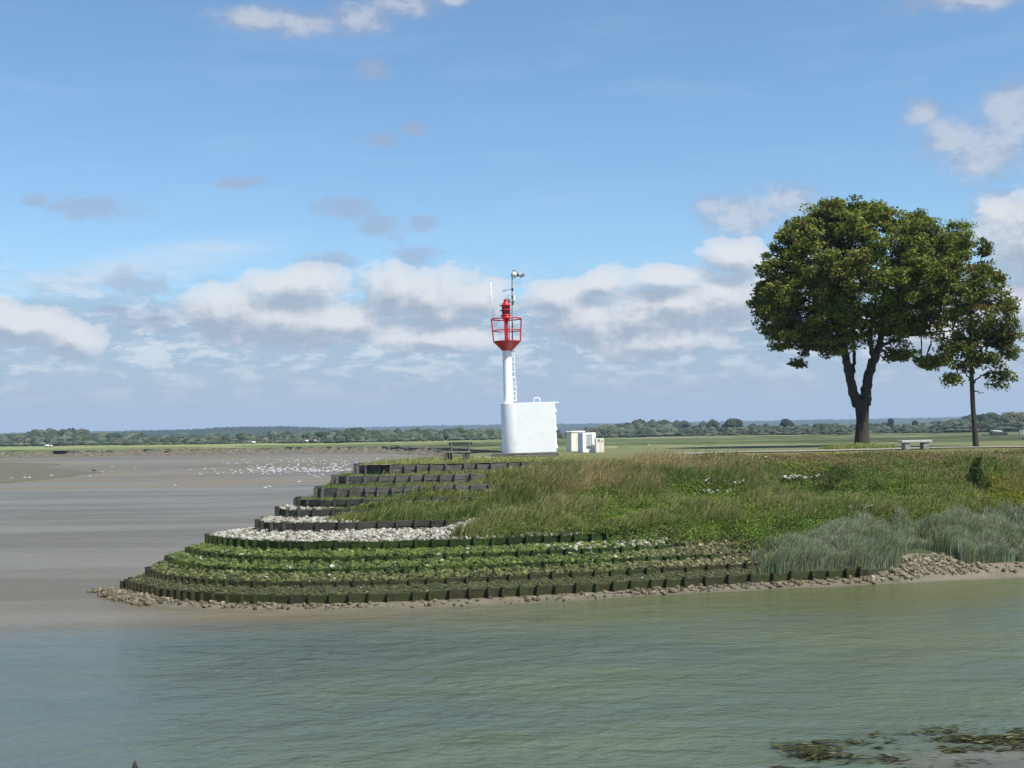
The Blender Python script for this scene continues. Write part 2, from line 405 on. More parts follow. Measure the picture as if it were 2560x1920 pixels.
for k in range(NK):
    pts = [P(*Z2(*p), ZT[k]) for p in TR[k][0]] + [P(*Z3(*p), ZT[k]) for p in TR[k][1]] + [P(*Z4(*p), ZT[k]) for p in TR[k][2]]
    pts = np.array(pts); XEND.append(pts[:, 0].max())
    xt = pts[0, 0]+(.22 if k < 3 else 0)
    d20 = 50.6+9.6*(ZT[k]-ZT[0])/(4.66-ZT[0])
    ex = np.array([[20, d20], [30, d20+.8], [45, d20+2.5], [XR, d20+5]])
    q = np.sqrt(np.maximum(np.concatenate([pts[:, 0], ex[:, 0]])-xt, 0)); d = np.concatenate([pts[:, 1], ex[:, 1]])
    wt = np.concatenate([np.ones(len(pts)), [2.5]*4]); wt[0] = 8; wt[1] = 3
    c = np.polyfit(q, d, 5 if k < 5 else 4, w=wt)
    u = np.linspace(0, 1, NF)**1.6
    qq = u*math.sqrt(XR-xt)                       # from tip to right
    fx = xt+qq**2; fy = np.polyval(c, qq)
    f_ = k/10
    dt = fy[0]
    off = np.array([(0, 0), (.06+.1*f_, 1.2+.5*f_), (.4+.1*f_, 3+f_), (1.6+.3*f_, 8+1.5*f_), (4+.7*f_, 22-1*f_), (14+1*f_, 46-14*f_), (66-9*f_, 52-16*f_)])
    bx_ = xt+off[:, 0]; by_ = dt+off[:, 1]
    tt = np.linspace(0, 1, NB_)**1.3*(len(off)-1)
    sx = np.interp(tt, range(len(off)), bx_); sy = np.interp(tt, range(len(off)), by_)
    for _ in range(6):
        sx[1:-1] = (sx[:-2]+2*sx[1:-1]+sx[2:])/4; sy[1:-1] = (sy[:-2]+2*sy[1:-1]+sy[2:])/4
    cx = np.concatenate([sx[::-1][:-1], fx]); cy = np.concatenate([sy[::-1][:-1], fy])
    curves.append(np.stack([cx, cy], 1))
NC_ = NB_-1+NF; TIP = NB_-1
def normals(c):
    g = np.gradient(c, axis=0); g /= np.linalg.norm(g, axis=1)[:, None]+1e-9
    return np.stack([g[:, 1], -g[:, 0]], 1)     # outward (toward camera on the front)
def platz(x, y): return 4.66+.11*sstep(57, 73, y)
rows = []   # (xy (NC,2), z (NC,))
wf = [1-sstep(XEND[k], XEND[k]+1.5, curves[k][:, 0]) for k in range(NK)]
n1 = normals(curves[0])
c1 = curves[0]
ow = 1.15+.4*sstep(6, 16, c1[:, 0])+.5*np.exp(-((np.arange(NC_)-TIP-6)/10.)**2)
wob = .35*(fbm(c1[:, 0]*.5, c1[:, 1]*.5, 3, 4)-.5)
base0 = ZT[0]-HF[0]*wf[0]-.06*wf[0]
rows.append((c1+n1*(ow*4+.5)[:, None], np.full(NC_, -.55)))
rows.append((c1+n1*(ow*(1+wob))[:, None], np.full(NC_, -.0)))
rows.append((c1+n1*(ow*.5)[:, None], base0*.55+.05*(fbm(c1[:, 0], c1[:, 1], 3, 9)-.4)))
rows.append((c1+n1*.02, base0))
ROWMAT = [0, 0, 0]   # 0 mud sand,1 soil
SUB = 5
STRIP = {}
for k in range(NK):
    rows.append((curves[k], np.full(NC_, ZT[k])-.03*wf[k])); ROWMAT.append(1)
    if k < NK-1:
        a, b = curves[k], curves[k+1]
        za = ZT[k]-.03*wf[k]; zb = ZT[k+1]-HF[k+1]*wf[k+1]
        STRIP[k] = (a, b, za, zb)
        for j in range(1, SUB):
            f_ = j/SUB; m_ = a*(1-f_)+b*f_
            rows.append((m_, za*(1-f_)+zb*f_+.12*(fbm(m_[:, 0]*.7, m_[:, 1]*.7, 3, k)-.5)*math.sin(f_*3.14))); ROWMAT.append(2 if k >= 5 else 1)
        rows.append((b+normals(b)*.02, zb)); ROWMAT.append(2 if k >= 5 else 1)
VV = np.concatenate([np.column_stack([xy, z]) for xy, z in rows]); nr = len(rows)
ii = np.arange(NC_-1)
Q = np.concatenate([np.stack([r*NC_+ii, r*NC_+ii+1, (r+1)*NC_+ii+1, (r+1)*NC_+ii], 1) for r in range(nr-1)])
mi = np.concatenate([np.full(NC_-1, ROWMAT[r]) for r in range(nr-1)])
def strip_pt(k, u, f):
    """u float index, f 0..1 across"""
    a, b, za, zb = STRIP[k]; i = np.clip(u.astype(int), 0, NC_-2); w_ = (u-i)[:, None]
    A_ = a[i]*(1-w_)+a[i+1]*w_; B_ = b[i]*(1-w_)+b[i+1]*w_
    za_ = np.broadcast_to(za, (NC_,))[i]; zb_ = np.broadcast_to(zb, (NC_,))[i]
    xy = A_*(1-f)[:, None]+B_*f[:, None]
    z = za_*(1-f)+zb_*f+.12*(fbm(xy[:, 0]*.7, xy[:, 1]*.7, 3, k)-.5)*np.sin(f*3.14)
    return np.column_stack([xy, z])
def strip_sample(k, n, xlo=-99, xhi=99, back=14, fl=0., fh=1.):
    a, b = STRIP[k][:2]; lo = TIP-back
    L = np.linalg.norm(np.diff(a, axis=0), axis=1); Wd = np.linalg.norm((a-b)[:-1], axis=1)
    ar = L*Wd; ar[:lo] = 0; mx_ = (a[:-1, 0]+b[:-1, 0])/2; ar[(mx_ < xlo) | (mx_ > xhi)] = 0
    if ar.sum() <= 0: return np.zeros((0, 3))
    i = rng.choice(len(ar), n, p=ar/ar.sum()); return strip_pt(k, i+rng.random(n), fl+(fh-fl)*rng.random(n))
def strip_area(k, xlo, xhi, back=14):
    a, b = STRIP[k][:2]; L = np.linalg.norm(np.diff(a, axis=0), axis=1); Wd = np.linalg.norm((a-b)[:-1], axis=1)
    ar = L*Wd; ar[:TIP-back] = 0; mx_ = (a[:-1, 0]+b[:-1, 0])/2; ar[(mx_ < xlo) | (mx_ > xhi)] = 0; return ar.sum()
M_sand, tt_, bs, pos, _o = newmat('muddy_sand')
nz = tt_.noise(pos, 1.2, 7, .65); nz2 = tt_.noise(pos, 14, 4)
cc = tt_.mix(tt_.smap(nz, .35, .65), (.125, .110, .075), (.175, .152, .108)); cc = tt_.mix(tt_.smap(nz2, .5, .75), cc, (.11, .10, .065))
sp = tt_.n('ShaderNodeSeparateXYZ'); tt_.l(pos, sp.inputs[0])
wet = tt_.smap(sp.outputs[2], .07, .0); cc = tt_.mix(tt_.math('MULTIPLY', wet, .5), cc, (.07, .065, .04))
tt_.l(cc, bs.inputs['Base Color']); bs.inputs['Roughness'].default_value = .55
bp = tt_.n('ShaderNodeBump', i_Strength=.8, i_Distance=.04); tt_.l(nz2, bp.inputs['Height']); tt_.l(bp.outputs[0], bs.inputs['Normal'])
def ground(name, c1, c2, c3, s1=1., s2=9., rough=.9):
    m, t, b, pos, _ = newmat(name); n1_ = t.noise(pos, s1, 6, .6); n2_ = t.noise(pos, s2, 5, .65)
    c = t.mix(t.smap(n1_, .35, .65), c1, c2); c = t.mix(t.smap(n2_, .45, .7), c, c3); t.l(c, b.inputs['Base Color']); b.inputs['Roughness'].default_value = rough
    bp = t.n('ShaderNodeBump', i_Strength=.8, i_Distance=.05); t.l(n2_, bp.inputs['Height']); t.l(bp.outputs[0], b.inputs['Normal']); return m
M_algae = ground('algae_ground', (.03, .04, .012), (.045, .05, .02), (.02, .03, .008))
M_soil = ground('grassy_soil', (.055, .065, .022), (.085, .08, .035), (.035, .045, .015))
M_top = ground('plateau_turf', (.10, .12, .035), (.15, .14, .06), (.07, .09, .025), .6, 6)
add('embankment', meshdata('embankment', VV, Q, [M_sand, M_algae, M_soil], mi, smooth=False))['kind'] = 'structure'
# plateau between front and back of the top curve
c11 = curves[10]; fr = c11[TIP:]; bk = c11[:TIP+1][::-1]
NPn = 150
fs = fr[np.linspace(0, len(fr)-1, NPn).astype(int)]
# match back by x
bxs = np.maximum.accumulate(bk[:, 0]); bmx = np.interp(fs[:, 0], bxs, bk[:, 1])
NR = 46; g = []
for j in range(NR):
    f_ = j/(NR-1); yy = fs[:, 1]*(1-f_)+np.maximum(bmx, fs[:, 1]+.01)*f_
    g.append(np.column_stack([fs[:, 0], yy, platz(fs[:, 0], yy)]))
g = np.array(g); V_ = g.reshape(-1, 3)
i_, j_ = np.meshgrid(np.arange(NPn-1), np.arange(NR-1)); a_ = (j_*NPn+i_).ravel()
pm = add('plateau', meshdata('plateau', V_, np.stack([a_, a_+1, a_+NPn+1, a_+NPn], 1), M_top, smooth=True)); pm['kind'] = 'structure'
# join lip from the top curve (z ZT[10]-.03) to plateau is within centimetres: skirt
bk_sk = np.concatenate([np.column_stack([bk, np.full(len(bk), 4.66)]), np.column_stack([bk, np.full(len(bk), 3.9)])])
n_ = len(bk); i = np.arange(n_-1)

# ---- retaining walls
WLAB = ['lowest wet timber retaining wall, right above the muddy shore', 'second timber wall above the water, wet brown green',
 'third timber wall from the water, green with algae', 'fourth timber wall from the water, bright mossy green, just below the tall one',
 'tall algae green timber wall holding back the wide bed of white stones', 'dark brown timber wall right above the white stones',
 'short dark timber wall above the upper small patch of white stones', 'dark grey timber wall fourth from the top, grass at its foot',
 'third weathered grey timber wall down from the bench', 'weathered grey timber wall second from the top, below the bench terrace',
 'topmost silvery grey timber wall just below the wooden bench']
post_me = {}
def post_mesh(mat, key, h):
    if key not in post_me:
        m = MB(); m.box((0, 0, -h/2+.03), (.17, .10, h), b=.015); m.box((0, 0, .036), (.185, .112, .012), b=.004)
        Fs = [np.concatenate(m.Q), np.concatenate(m.T)]
        post_me[key] = meshdata('post', np.concatenate(m.V), Fs, mat)
    return post_me[key]
for k in range(NK):
    c = curves[k]; n = normals(c)
    s0 = TIP-(16 if k < 5 else 12)
    keep = np.arange(s0, NC_); keep = keep[(c[keep, 0] <= XEND[k]+.2) | (keep < TIP+3)]
    c = c[keep]; n = n[keep]
    mat = T_low if k < 2 else T_grn if k < 5 else T_mid if k < 8 else T_up
    root = empty('retaining_wall', (*c[len(c)//2], ZT[k])); tag(root, WLAB[k], 'retaining wall', 'timber terrace walls of the headland')
    ro = np.array(root.location)
    # post positions by arc length
    seg = np.linalg.norm(np.diff(c, axis=0), axis=1); sa = np.concatenate([[0], np.cumsum(seg)])
    sp_ = []; s = .2
    while s < sa[-1]:
        sp_.append(s); xx = np.interp(s, sa, c[:, 0]); s += (.42+.26*sstep(-13, -7, xx)+.06*sstep(0, 8, xx)+(.2 if k > 7 else 0)*sstep(-5, 0, xx))*random.choice([.82, .95, 1, 1, 1.08, 1.25])*random.uniform(.93, 1.07)*(1 if k < 8 else .9)
    sp_ = np.array(sp_)
    # boards: straight panels between posts, two planks high, slightly uneven
    m = MB(); hh = HF[k]
    edges = np.concatenate([[0], sp_, [sa[-1]]])
    for a, b in zip(edges[:-1], edges[1:]):
        if b-a < .1: continue
        pa = np.array([np.interp(a, sa, c[:, q]) for q in (0, 1)]); pb = np.array([np.interp(b, sa, c[:, q]) for q in (0, 1)])
        mid = (pa+pb)/2; dd = pb-pa; L = np.linalg.norm(dd); ang = math.atan2(dd[1], dd[0]); nn = np.array([dd[1], -dd[0]])/L
        nb = 2 if hh > .3 else 1; bh = (hh+.12)/nb
        for q in range(nb):
            zc = ZT[k]+random.gauss(-.008, .016)-bh*(q+.5)+.01
            m.box((mid[0]+nn[0]*(.035+random.uniform(-.006, .006))-ro[0], mid[1]+nn[1]*.035-ro[1], zc-ro[2]), (L+.01, .05, bh-.012), rz=ang+random.uniform(-.006, .006), b=.008, ry=random.gauss(0, .011))
    m.build('boards', mat, root)
    for j, s in enumerate(sp_[:100]):
        p = np.array([np.interp(s, sa, c[:, q]) for q in (0, 1)]); nn = np.array([np.interp(s, sa, n[:, q]) for q in (0, 1)]); nn /= np.linalg.norm(nn)
        o = add('post', post_mesh(mat, (mat.name, k), hh+.2), root, (p[0]+nn[0]*.15-ro[0], p[1]+nn[1]*.15-ro[1], random.gauss(0, .028)))
        o.rotation_euler = (random.gauss(0, .045), random.gauss(0, .04), math.atan2(nn[1], nn[0])+random.uniform(-.05, .05))

# ---------------------------------------------------------------- stones
def ico(sub=1):
    t_ = (1+5**.5)/2
    V = [(-1,t_,0),(1,t_,0),(-1,-t_,0),(1,-t_,0),(0,-1,t_),(0,1,t_),(0,-1,-t_),(0,1,-t_),(t_,0,-1),(t_,0,1),(-t_,0,-1),(-t_,0,1)]
    Fc = [(0,11,5),(0,5,1),(0,1,7),(0,7,10),(0,10,11),(1,5,9),(5,11,4),(11,10,2),(10,7,6),(7,1,8),(3,9,4),(3,4,2),(3,2,6),(3,6,8),(3,8,9),(4,9,5),(2,4,11),(6,2,10),(8,6,7),(9,8,1)]
    V = [np.array(v_)/np.linalg.norm(v_) for v_ in V]
    for _ in range(sub):
        cache = {}; nf = []
        def mid(a, b):
            key = (min(a, b), max(a, b))
            if key not in cache: m_ = V[a]+V[b]; V.append(m_/np.linalg.norm(m_)); cache[key] = len(V)-1
            return cache[key]
        for a, b, c in Fc:
            d, e, f = mid(a, b), mid(b, c), mid(c, a); nf += [(a,d,f),(b,e,d),(c,f,e),(d,e,f)]
        Fc = nf
    return np.array(V), np.array(Fc)
IV1, IF1 = ico(1); IV0, IF0 = ico(0); IV2, IF2 = ico(2)
def rotmats(n, tilt=1.):
    q = rng.normal(size=(n, 4)); q[:, 1:3] *= tilt; q /= np.linalg.norm(q, axis=1)[:, None]
    w_, x, y, z = q.T
    return np.stack([np.stack([1-2*(y*y+z*z), 2*(x*y-z*w_), 2*(x*z+y*w_)], 1), np.stack([2*(x*y+z*w_), 1-2*(x*x+z*z), 2*(y*z-x*w_)], 1), np.stack([2*(x*z-y*w_), 2*(y*z+x*w_), 1-2*(x*x+y*y)], 1)], 1)
def stones(name, pts, size, cols, mat, label, sub=0, sink=.25, flat=.65):
    n = len(pts); iv, iF = (IV0, IF0) if sub == 0 else (IV1, IF1)
    s = size[0]+(size[1]-size[0])*rng.random(n)**2
    V = np.repeat(iv[None], n, 0)*(1+.28*(rng.random((n, len(iv), 1))-.5))
    V = V*np.stack([rng.uniform(.7, 1.1, n), rng.uniform(.6, .95, n), np.full(n, flat)*rng.uniform(.8, 1.2, n)], 1)[:, None, :]*s[:, None, None]/2
    V = np.einsum('nij,nkj->nki', rotmats(n, .35), V)
    V = V+pts[:, None, :]+np.array([0, 0, 1])*(s*(.5-sink)*flat)[:, None, None]
    Fc = (iF[None]+(np.arange(n)*len(iv))[:, None, None]).reshape(-1, 3)
    col = np.repeat(cols, len(iv), 0)
    o = add(name, meshdata(name, V.reshape(-1, 3), Fc, mat, col=col, smooth=(sub > 0)))
    tag(o, label, 'stones', kind='stuff'); return o
def pal(n, cs, ps, var=.15):
    cs = np.array(cs); i = rng.choice(len(cs), n, p=np.array(ps)/sum(ps)); return np.clip(cs[i]*(1+var*rng.normal(size=(n, 1))), .004, .9)
# white stone beds
pw = np.concatenate([strip_sample(4, 9500, -99, 4, fl=.0), strip_sample(5, 2000, -99, -6.), strip_sample(6, 500, -99, -7.6)])
stones('white_stones', pw, (.06, .25), pal(len(pw), [(.30,.29,.25),(.23,.215,.175),(.15,.135,.10),(.40,.39,.36),(.08,.075,.045)], [5,3.4,2.2,1.8,1.6], .12), M_stone, 'bed of loose white stones filling the terraces above the algae green wall')
# green algae stones
for k, n, nm, cs, ps, lab in (
   (3, 4200, 'mossy_stones', [(.055,.086,.012),(.085,.115,.018),(.026,.042,.008),(.34,.34,.28),(.12,.14,.05)], [5,4,3,.2,.6], 'bright green mossy stones on the terrace just below the tall green wall'),
   (2, 3900, 'mossy_stones', [(.052,.082,.014),(.085,.112,.024),(.024,.038,.009),(.32,.31,.25)], [5,4,3,.15], 'mossy green stones between the third and fourth timber walls'),
   (1, 3600, 'mossy_stones', [(.066,.080,.020),(.10,.105,.036),(.030,.038,.012),(.3,.29,.24)], [5,4,3,.12], 'olive stones between the second and third timber walls'),
   (0, 5000, 'weedy_stones', [(.058,.064,.020),(.090,.086,.034),(.028,.032,.011),(.3,.29,.24)], [6,4,3,.08], 'small weed covered stones on the lowest terrace')):
    p = strip_sample(k, n, -99, {3: 7.5, 2: 9.5, 1: 12, 0: 14}[k], fh=1.)
    c = pal(n, cs, ps, .2)
    if k == 3:   # right part of this bed keeps bare pale stones
        mw = (rng.random(n) < .42*sstep(0., 4, p[:, 0])); c[mw] = pal(mw.sum(), [(.28,.275,.22),(.19,.185,.13)], [1, 1])
    if k in (1, 2):
        f_ = sstep(2, 8, p[:, 0])[:, None]; c = c*(1-f_)+f_*c.mean(1, keepdims=True)*np.array([1.45, 1.35, .62])*1.3
    stones(nm, p, ((.10, .29) if k else (.05, .14)), c, M_gstone, lab, sink=.3)
    tag(bpy.context.scene.objects[-1] if False else COL.objects[-1], lab, 'stones', kind='stuff')
# larger single pale stones lying on the green terraces: loose stuff is counted with the beds
# shore rocks
def beach_pt(n, xlo, xhi, fl, fh, back=10):
    c = curves[0]; L = np.linalg.norm(np.diff(c, axis=0), axis=1); L[:TIP-back] = 0; L[(c[:-1, 0] < xlo) | (c[:-1, 0] > xhi)] = 0
    i = rng.choice(len(L), n, p=L/L.sum()); f_ = rng.uniform(fl, fh, n)
    xy = c[i]+n1[i]*(ow[i]*f_+.15)[:, None]+rng.normal(size=(n, 2))*.08
    return np.column_stack([xy, base0[i]*(1-f_)*.9])
ps_ = np.concatenate([beach_pt(900, -17, -12.5, .0, 1.0, 16), beach_pt(260, -13, -5, 0, .6), beach_pt(150, -5, 6, 0, .8), beach_pt(560, 4, 16, .0, .7), beach_pt(420, 13, 34, .0, .6)])
stones('shore_rocks', ps_, (.06, .26), pal(len(ps_), [(.13,.11,.072),(.08,.07,.042),(.18,.155,.11),(.3,.28,.24)], [5,4,2,.3], .15), M_gstone, 'brown rocks strewn along the muddy foot of the lowest wall')
xa, xb = P(2225, 1400, .6)[0], P(2385, 1400, .6)[0]
pr = np.concatenate([strip_sample(0, 380, xa, xb), beach_pt(260, xa-.8, xb+1, -.1, .5)])
stones('rock_patch', pr, (.10, .30), pal(len(pr), [(.17,.15,.10),(.11,.095,.06),(.23,.205,.145)], [5,4,2], .12), M_gstone, 'patch of tan rocks on the bank between the two reed clumps')
pb = np.concatenate([PD(x, y, 60)[None]*0+P(x, y, z)[None]+rng.normal(size=(n, 3))*np.array([.35, .35, .05]) for x, y, z, n in
   [(1985, 1205, 3.6, 60), (1765, 1218, 3.3, 25), (1775, 1240, 3.0, 30), (1835, 1215, 3.4, 20), (2140, 1280, 2.3, 25), (1905, 1157, 4.3, 10)]])

# ---------------------------------------------------------------- vegetation
def blades(name, P0, h, wdt, lean, col, mat, label, cat='grass', heads=False):
    n = len(P0); th = rng.uniform(0, 2*math.pi, n)
    side = np.stack([np.cos(th), np.sin(th), np.zeros(n)], 1)
    la = rng.normal(0, 1, n)*.7+R(20); ld = np.stack([np.cos(la), np.sin(la), np.zeros(n)], 1)     # wind leans to the right
    ln = (lean*(.4+rng.random(n)))[:, None]
    h = np.asarray(h)[:, None]; wd = (wdt*(.6+.8*rng.random(n)))[:, None]
    up = np.array([0, 0, 1.])
    m1 = P0+up*h*.5+ld*h*ln*.22; m2 = P0+up*h*.82*(1-.1*ln)+ld*h*ln*.6; tp = P0+up*h*(1-.28*ln)+ld*h*ln*1.05
    V = np.stack([P0-side*wd*.5, P0+side*wd*.5, m1-side*wd*.45, m1+side*wd*.45, m2-side*wd*.3, m2+side*wd*.3, tp], 1)
    T = np.array([(0,1,3),(0,3,2),(2,3,5),(2,5,4),(4,5,6)])
    Fc = (T[None]+(np.arange(n)*7)[:, None, None]).reshape(-1, 3)
    cv = np.repeat(col[:, None, :], 7, 1).copy()
    if heads is not False:
        hd = heads if isinstance(heads, np.ndarray) else np.ones(n, bool)
        cv[hd, 4:] = cv[hd, 4:]*.3+np.array([.30, .25, .15])*.7
    o = add(name, meshdata(name, V.reshape(-1, 3), Fc, mat, col=cv.reshape(-1, 3)))
    tag(o, label, cat, kind='stuff'); return o
def clumped(P_, n, spread, zfun=None):
    i = rng.integers(0, len(P_), n); q = P_[i]+np.column_stack([rng.normal(size=(n, 2))*spread, np.zeros(n)]); return q
def leaves(P0, size, nrm_bias, n):
    """quads with random orientation"""
    nr = rng.normal(size=(n, 3))+nrm_bias; nr /= np.linalg.norm(nr, axis=1)[:, None]
    a = np.cross(nr, rng.normal(size=(n, 3))); a /= np.linalg.norm(a, axis=1)[:, None]; b = np.cross(nr, a)
    s = (size*(.6+.8*rng.random(n)))[:, None] if np.ndim(size) == 0 else (size*(.6+.8*rng.random(n)))[:, None]
    V = np.stack([P0-a*s*.5, P0+b*s*.34-nr*s*.06, P0+a*s*.55, P0-b*s*.34-nr*s*.06], 1)
    return V
def leafobj(name, V, col, mat, parent=None):
    n = len(V); T = np.array([(0,1,2),(0,2,3)]); Fc = (T[None]+(np.arange(n)*4)[:, None, None]).reshape(-1, 3)
    return add(name, meshdata(name, V.reshape(-1, 3), Fc, mat, col=np.repeat(col, 4, 0)), parent)
GREEN = np.array([.104,.158,.034]); TAN = np.array([.300,.240,.120]); OLIVE = np.array([.185,.205,.062]); BRIGHT = np.array([.135,.205,.032])
BLUE = np.array([.215,.255,.175]); BROWN = np.array([.16,.115,.065])
def vegcolor(p, tanbias=0.):
    n = len(p); z = p[:, 2]; x = p[:, 0]
    a = fbm(x*.55, p[:, 1]*.55, 4, 31); b = fbm(x*.28+9, p[:, 1]*.5, 3, 55)
    tn = np.clip(sstep(.42, .68, a)*.5 + sstep(3.3, 4.5, z)*.45*sstep(-2, 4, x) + tanbias - .12, 0, 1)
    c = GREEN*(1-sstep(.35, .65, b))[:, None]+OLIVE*sstep(.35, .65, b)[:, None]
    pick = rng.random(n) < tn*.9
    c = np.where(pick[:, None], TAN[None]*(1-.35*rng.random((n, 1))), c)
    return np.clip(c*(1+.22*rng.normal(size=(n, 1))), .01, .6)
# where vegetation starts on each strip (px at 2560) -> X
VS = {0: 1905, 1: 1830, 2: 1770, 3: 1680, 4: 1180, 5: 822, 6: 815, 7: 790, 8: 800, 9: 850}
XS = {}
for k in VS:
    a = P(VS[k], PD(0, 0, 1)[0]*0+ (HOR+F*(H-ZT[k])/DREF[k]), ZT[k]); XS[k] = a[0]
XRT = 27.5
pg = []
for k in range(4, 10):
    ar = strip_area(k, XS[k], XRT); pg.append(strip_sample(k, int(ar*330), XS[k], XRT, back=16))
ptuft = np.concatenate(pg)
dens = fbm(ptuft[:, 0]*1.3, ptuft[:, 1]*1.3, 3, 77)
left_fade = sstep(-12, -3, ptuft[:, 0])
keep = rng.random(len(ptuft)) < (.25+.75*left_fade)*sstep(.25, .5, dens+.15)
pt = ptuft[keep]
nz_ = fbm(pt[:, 0]*.6, pt[:, 1]*.6, 4, 5)
h = (.16+.46*sstep(.3, .7, nz_))*(.45+.55*sstep(-9, 0, pt[:, 0]))*rng.uniform(.6, 1.3, len(pt))
h *= 1.18*(1-.25*sstep(10, 16, pt[:, 0]))
h *= 1-.45*sstep(4.0, 4.6, pt[:, 2])
XW = [P(p_, HOR+F*(H-ZT[k_])/DREF[k_], ZT[k_])[0] for k_, p_ in enumerate((0, 0, 0, 0, 0, 1120, 850, 905, 1030, 1180, 1330))]
def wallvis(p):
    """1 in front of the wall stretches that stay free of tall grass"""
    o_ = np.zeros(len(p))
    for k_ in range(4, 10):
        m_ = (p[:, 2] >= ZT[k_]-.08) & (p[:, 2] < ZT[k_+1]-HF[k_+1]+.12); o_ = np.where(m_, 1-sstep(XW[k_+1]-.6, XW[k_+1]+.6, p[:, 0]), o_)
    return o_
wv_ = wallvis(pt); kp_ = rng.random(len(pt)) > wv_*.55; pt = pt[kp_]; h = h[kp_]*(1-.68*wv_[kp_])
cv = vegcolor(pt, .0)
blades('slope_grass', pt, h, .026, .5, cv, M_grass, 'feathery green grass covering the terraced slope of the headland', heads=(rng.random(len(pt)) < .25))
# tall tan seed heads around the upper middle
q = np.concatenate([strip_sample(k, 5000, 0.5, 11) for k in (7, 8, 9)]+[strip_sample(6, 1500, 0, 8)])
q = q[rng.random(len(q)) < sstep(.38, .62, fbm(q[:, 0]*.8, q[:, 1]*.8, 3, 12))*np.exp(-((q[:, 0]-5.5)/4.2)**2)]
blades('dry_grass', q, rng.uniform(.35, .78, len(q)), .016, .55, np.clip(TAN*(1.15+.2*rng.normal(size=(len(q), 1))), .05, .5), M_grass, 'tall pale dry grass with seed heads on the upper slope', heads=True)
# grass tongues at the left spilling over the walls
q = np.concatenate([strip_sample(5, 3800, XS[5], 3, fl=0, fh=.5), strip_sample(6, 2500, XS[6], 2, fl=0, fh=.6), strip_sample(7, 1800, XS[7]-.5, 2, fl=0, fh=.7), strip_sample(8, 1300, XS[8]-1, 2), strip_sample(9, 1300, XS[9]-1.5, 2)])
c = np.clip(np.where(rng.random((len(q), 1)) < .4, OLIVE*1.35, GREEN*1.25)*(1+.25*rng.normal(size=(len(q), 1))), .01, .5)
q = q[rng.random(len(q)) < .8-.45*wallvis(q)]; c = c[:len(q)]
blades('terrace_tufts', q, rng.uniform(.12, .42, len(q))*(1-(.66-.5*(fbm(q[:, 0]*1.3, q[:, 1]*.7, 2, 61) > .58))*wallvis(q)), .022, .8, c, M_grass, 'loose grass tufts hanging over the dark upper walls at the left', heads=(rng.random(len(q)) < .2))
# plateau edge grass
xs = rng.uniform(-6.8, 27.5, 15000); fy_ = np.interp(xs, fr[:, 0], fr[:, 1]); ys = fy_+rng.random(15000)**1.6*10
okm = (ys < np.interp(xs, bxs, bk[:, 1])-.1); xs, ys = xs[okm], ys[okm]
okm = ~((xs > -1.5) & (xs < 2.6) & (ys > 64.2) & (ys < 68.5)); xs, ys = xs[okm], ys[okm]
pp = np.column_stack([xs, ys, platz(xs, ys)])
cg = np.where(rng.random((len(pp), 1)) < sstep(.4, .62, fbm(xs*.5, ys*.5, 3, 3))[:, None]*(.35+.5*sstep(8, 13, xs))[:, None], TAN*.9, OLIVE*1.25)
blades('plateau_grass', pp, rng.uniform(.04, .12, len(pp))*(1+.4*sstep(9, 14, xs))*(1-.75*sstep(1., 3., ys-np.interp(xs, fr[:, 0], fr[:, 1]))*sstep(2, 5, xs))*(1+.7*(1-sstep(-3, 4, xs))), .03, .6, np.clip(cg*(1+.2*rng.normal(size=(len(pp), 1))), .01, .5), M_grass, 'short turf growing along the top of the headland')
# reeds: blue-grey clumps on the lower right bank
def reedmask(p):
    x, z = p[:, 0], p[:, 2]
    topz = np.interp(x, [9.0, 11, 13, 15.2, 16.6, 17.6, 19, 21, 24, 30], [.75, 1.3, 1.75, 1.95, 1.9, 1.55, 1.9, 2.05, 2.1, 2.1])
    return (z < topz+.35*(fbm(x*1.2, p[:, 1]*1.2, 3, 8)-.5)) & ~((x > xa-.1) & (x < xb+.2) & (z < .62+.35*np.sin((x-xa)/(xb-xa)*3.14).clip(0)))
q = np.concatenate([strip_sample(k, 24000 if k < 3 else 17000, 9.2, 28) for k in (0, 1, 2, 3, 4)]); q = q[reedmask(q)]
cl = fbm(q[:, 0]*.9, q[:, 1]*.9, 3, 66)
q = q[rng.random(len(q)) < sstep(.2, .45, cl)]; cl = fbm(q[:, 0]*.9, q[:, 1]*.9, 3, 66)
hh_ = (.38+.55*sstep(.3, .7, cl))*rng.uniform(.7, 1.15, len(q))
hh_ = hh_*(.75+.5*fbm(q[:, 0]*3.1, q[:, 1]*3.1, 2, 67)); cr = (BLUE*(1-.5*sstep(.45, .65, fbm(q[:, 0]*.7, q[:, 1]*.7, 3, 68)))[:, None]+GREEN*.45*sstep(.45, .65, fbm(q[:, 0]*.7, q[:, 1]*.7, 3, 68))[:, None])*(.7+.7*rng.random((len(q), 1)))*(1+.12*rng.normal(size=(len(q), 3)))
br = rng.random(len(q)) < .10; cr[br] = TAN*.8
blades('reeds', q, hh_, .022, .38, np.clip(cr, .02, .5), M_grass, 'blue grey reed grass growing along the lower right bank', cat='reeds')
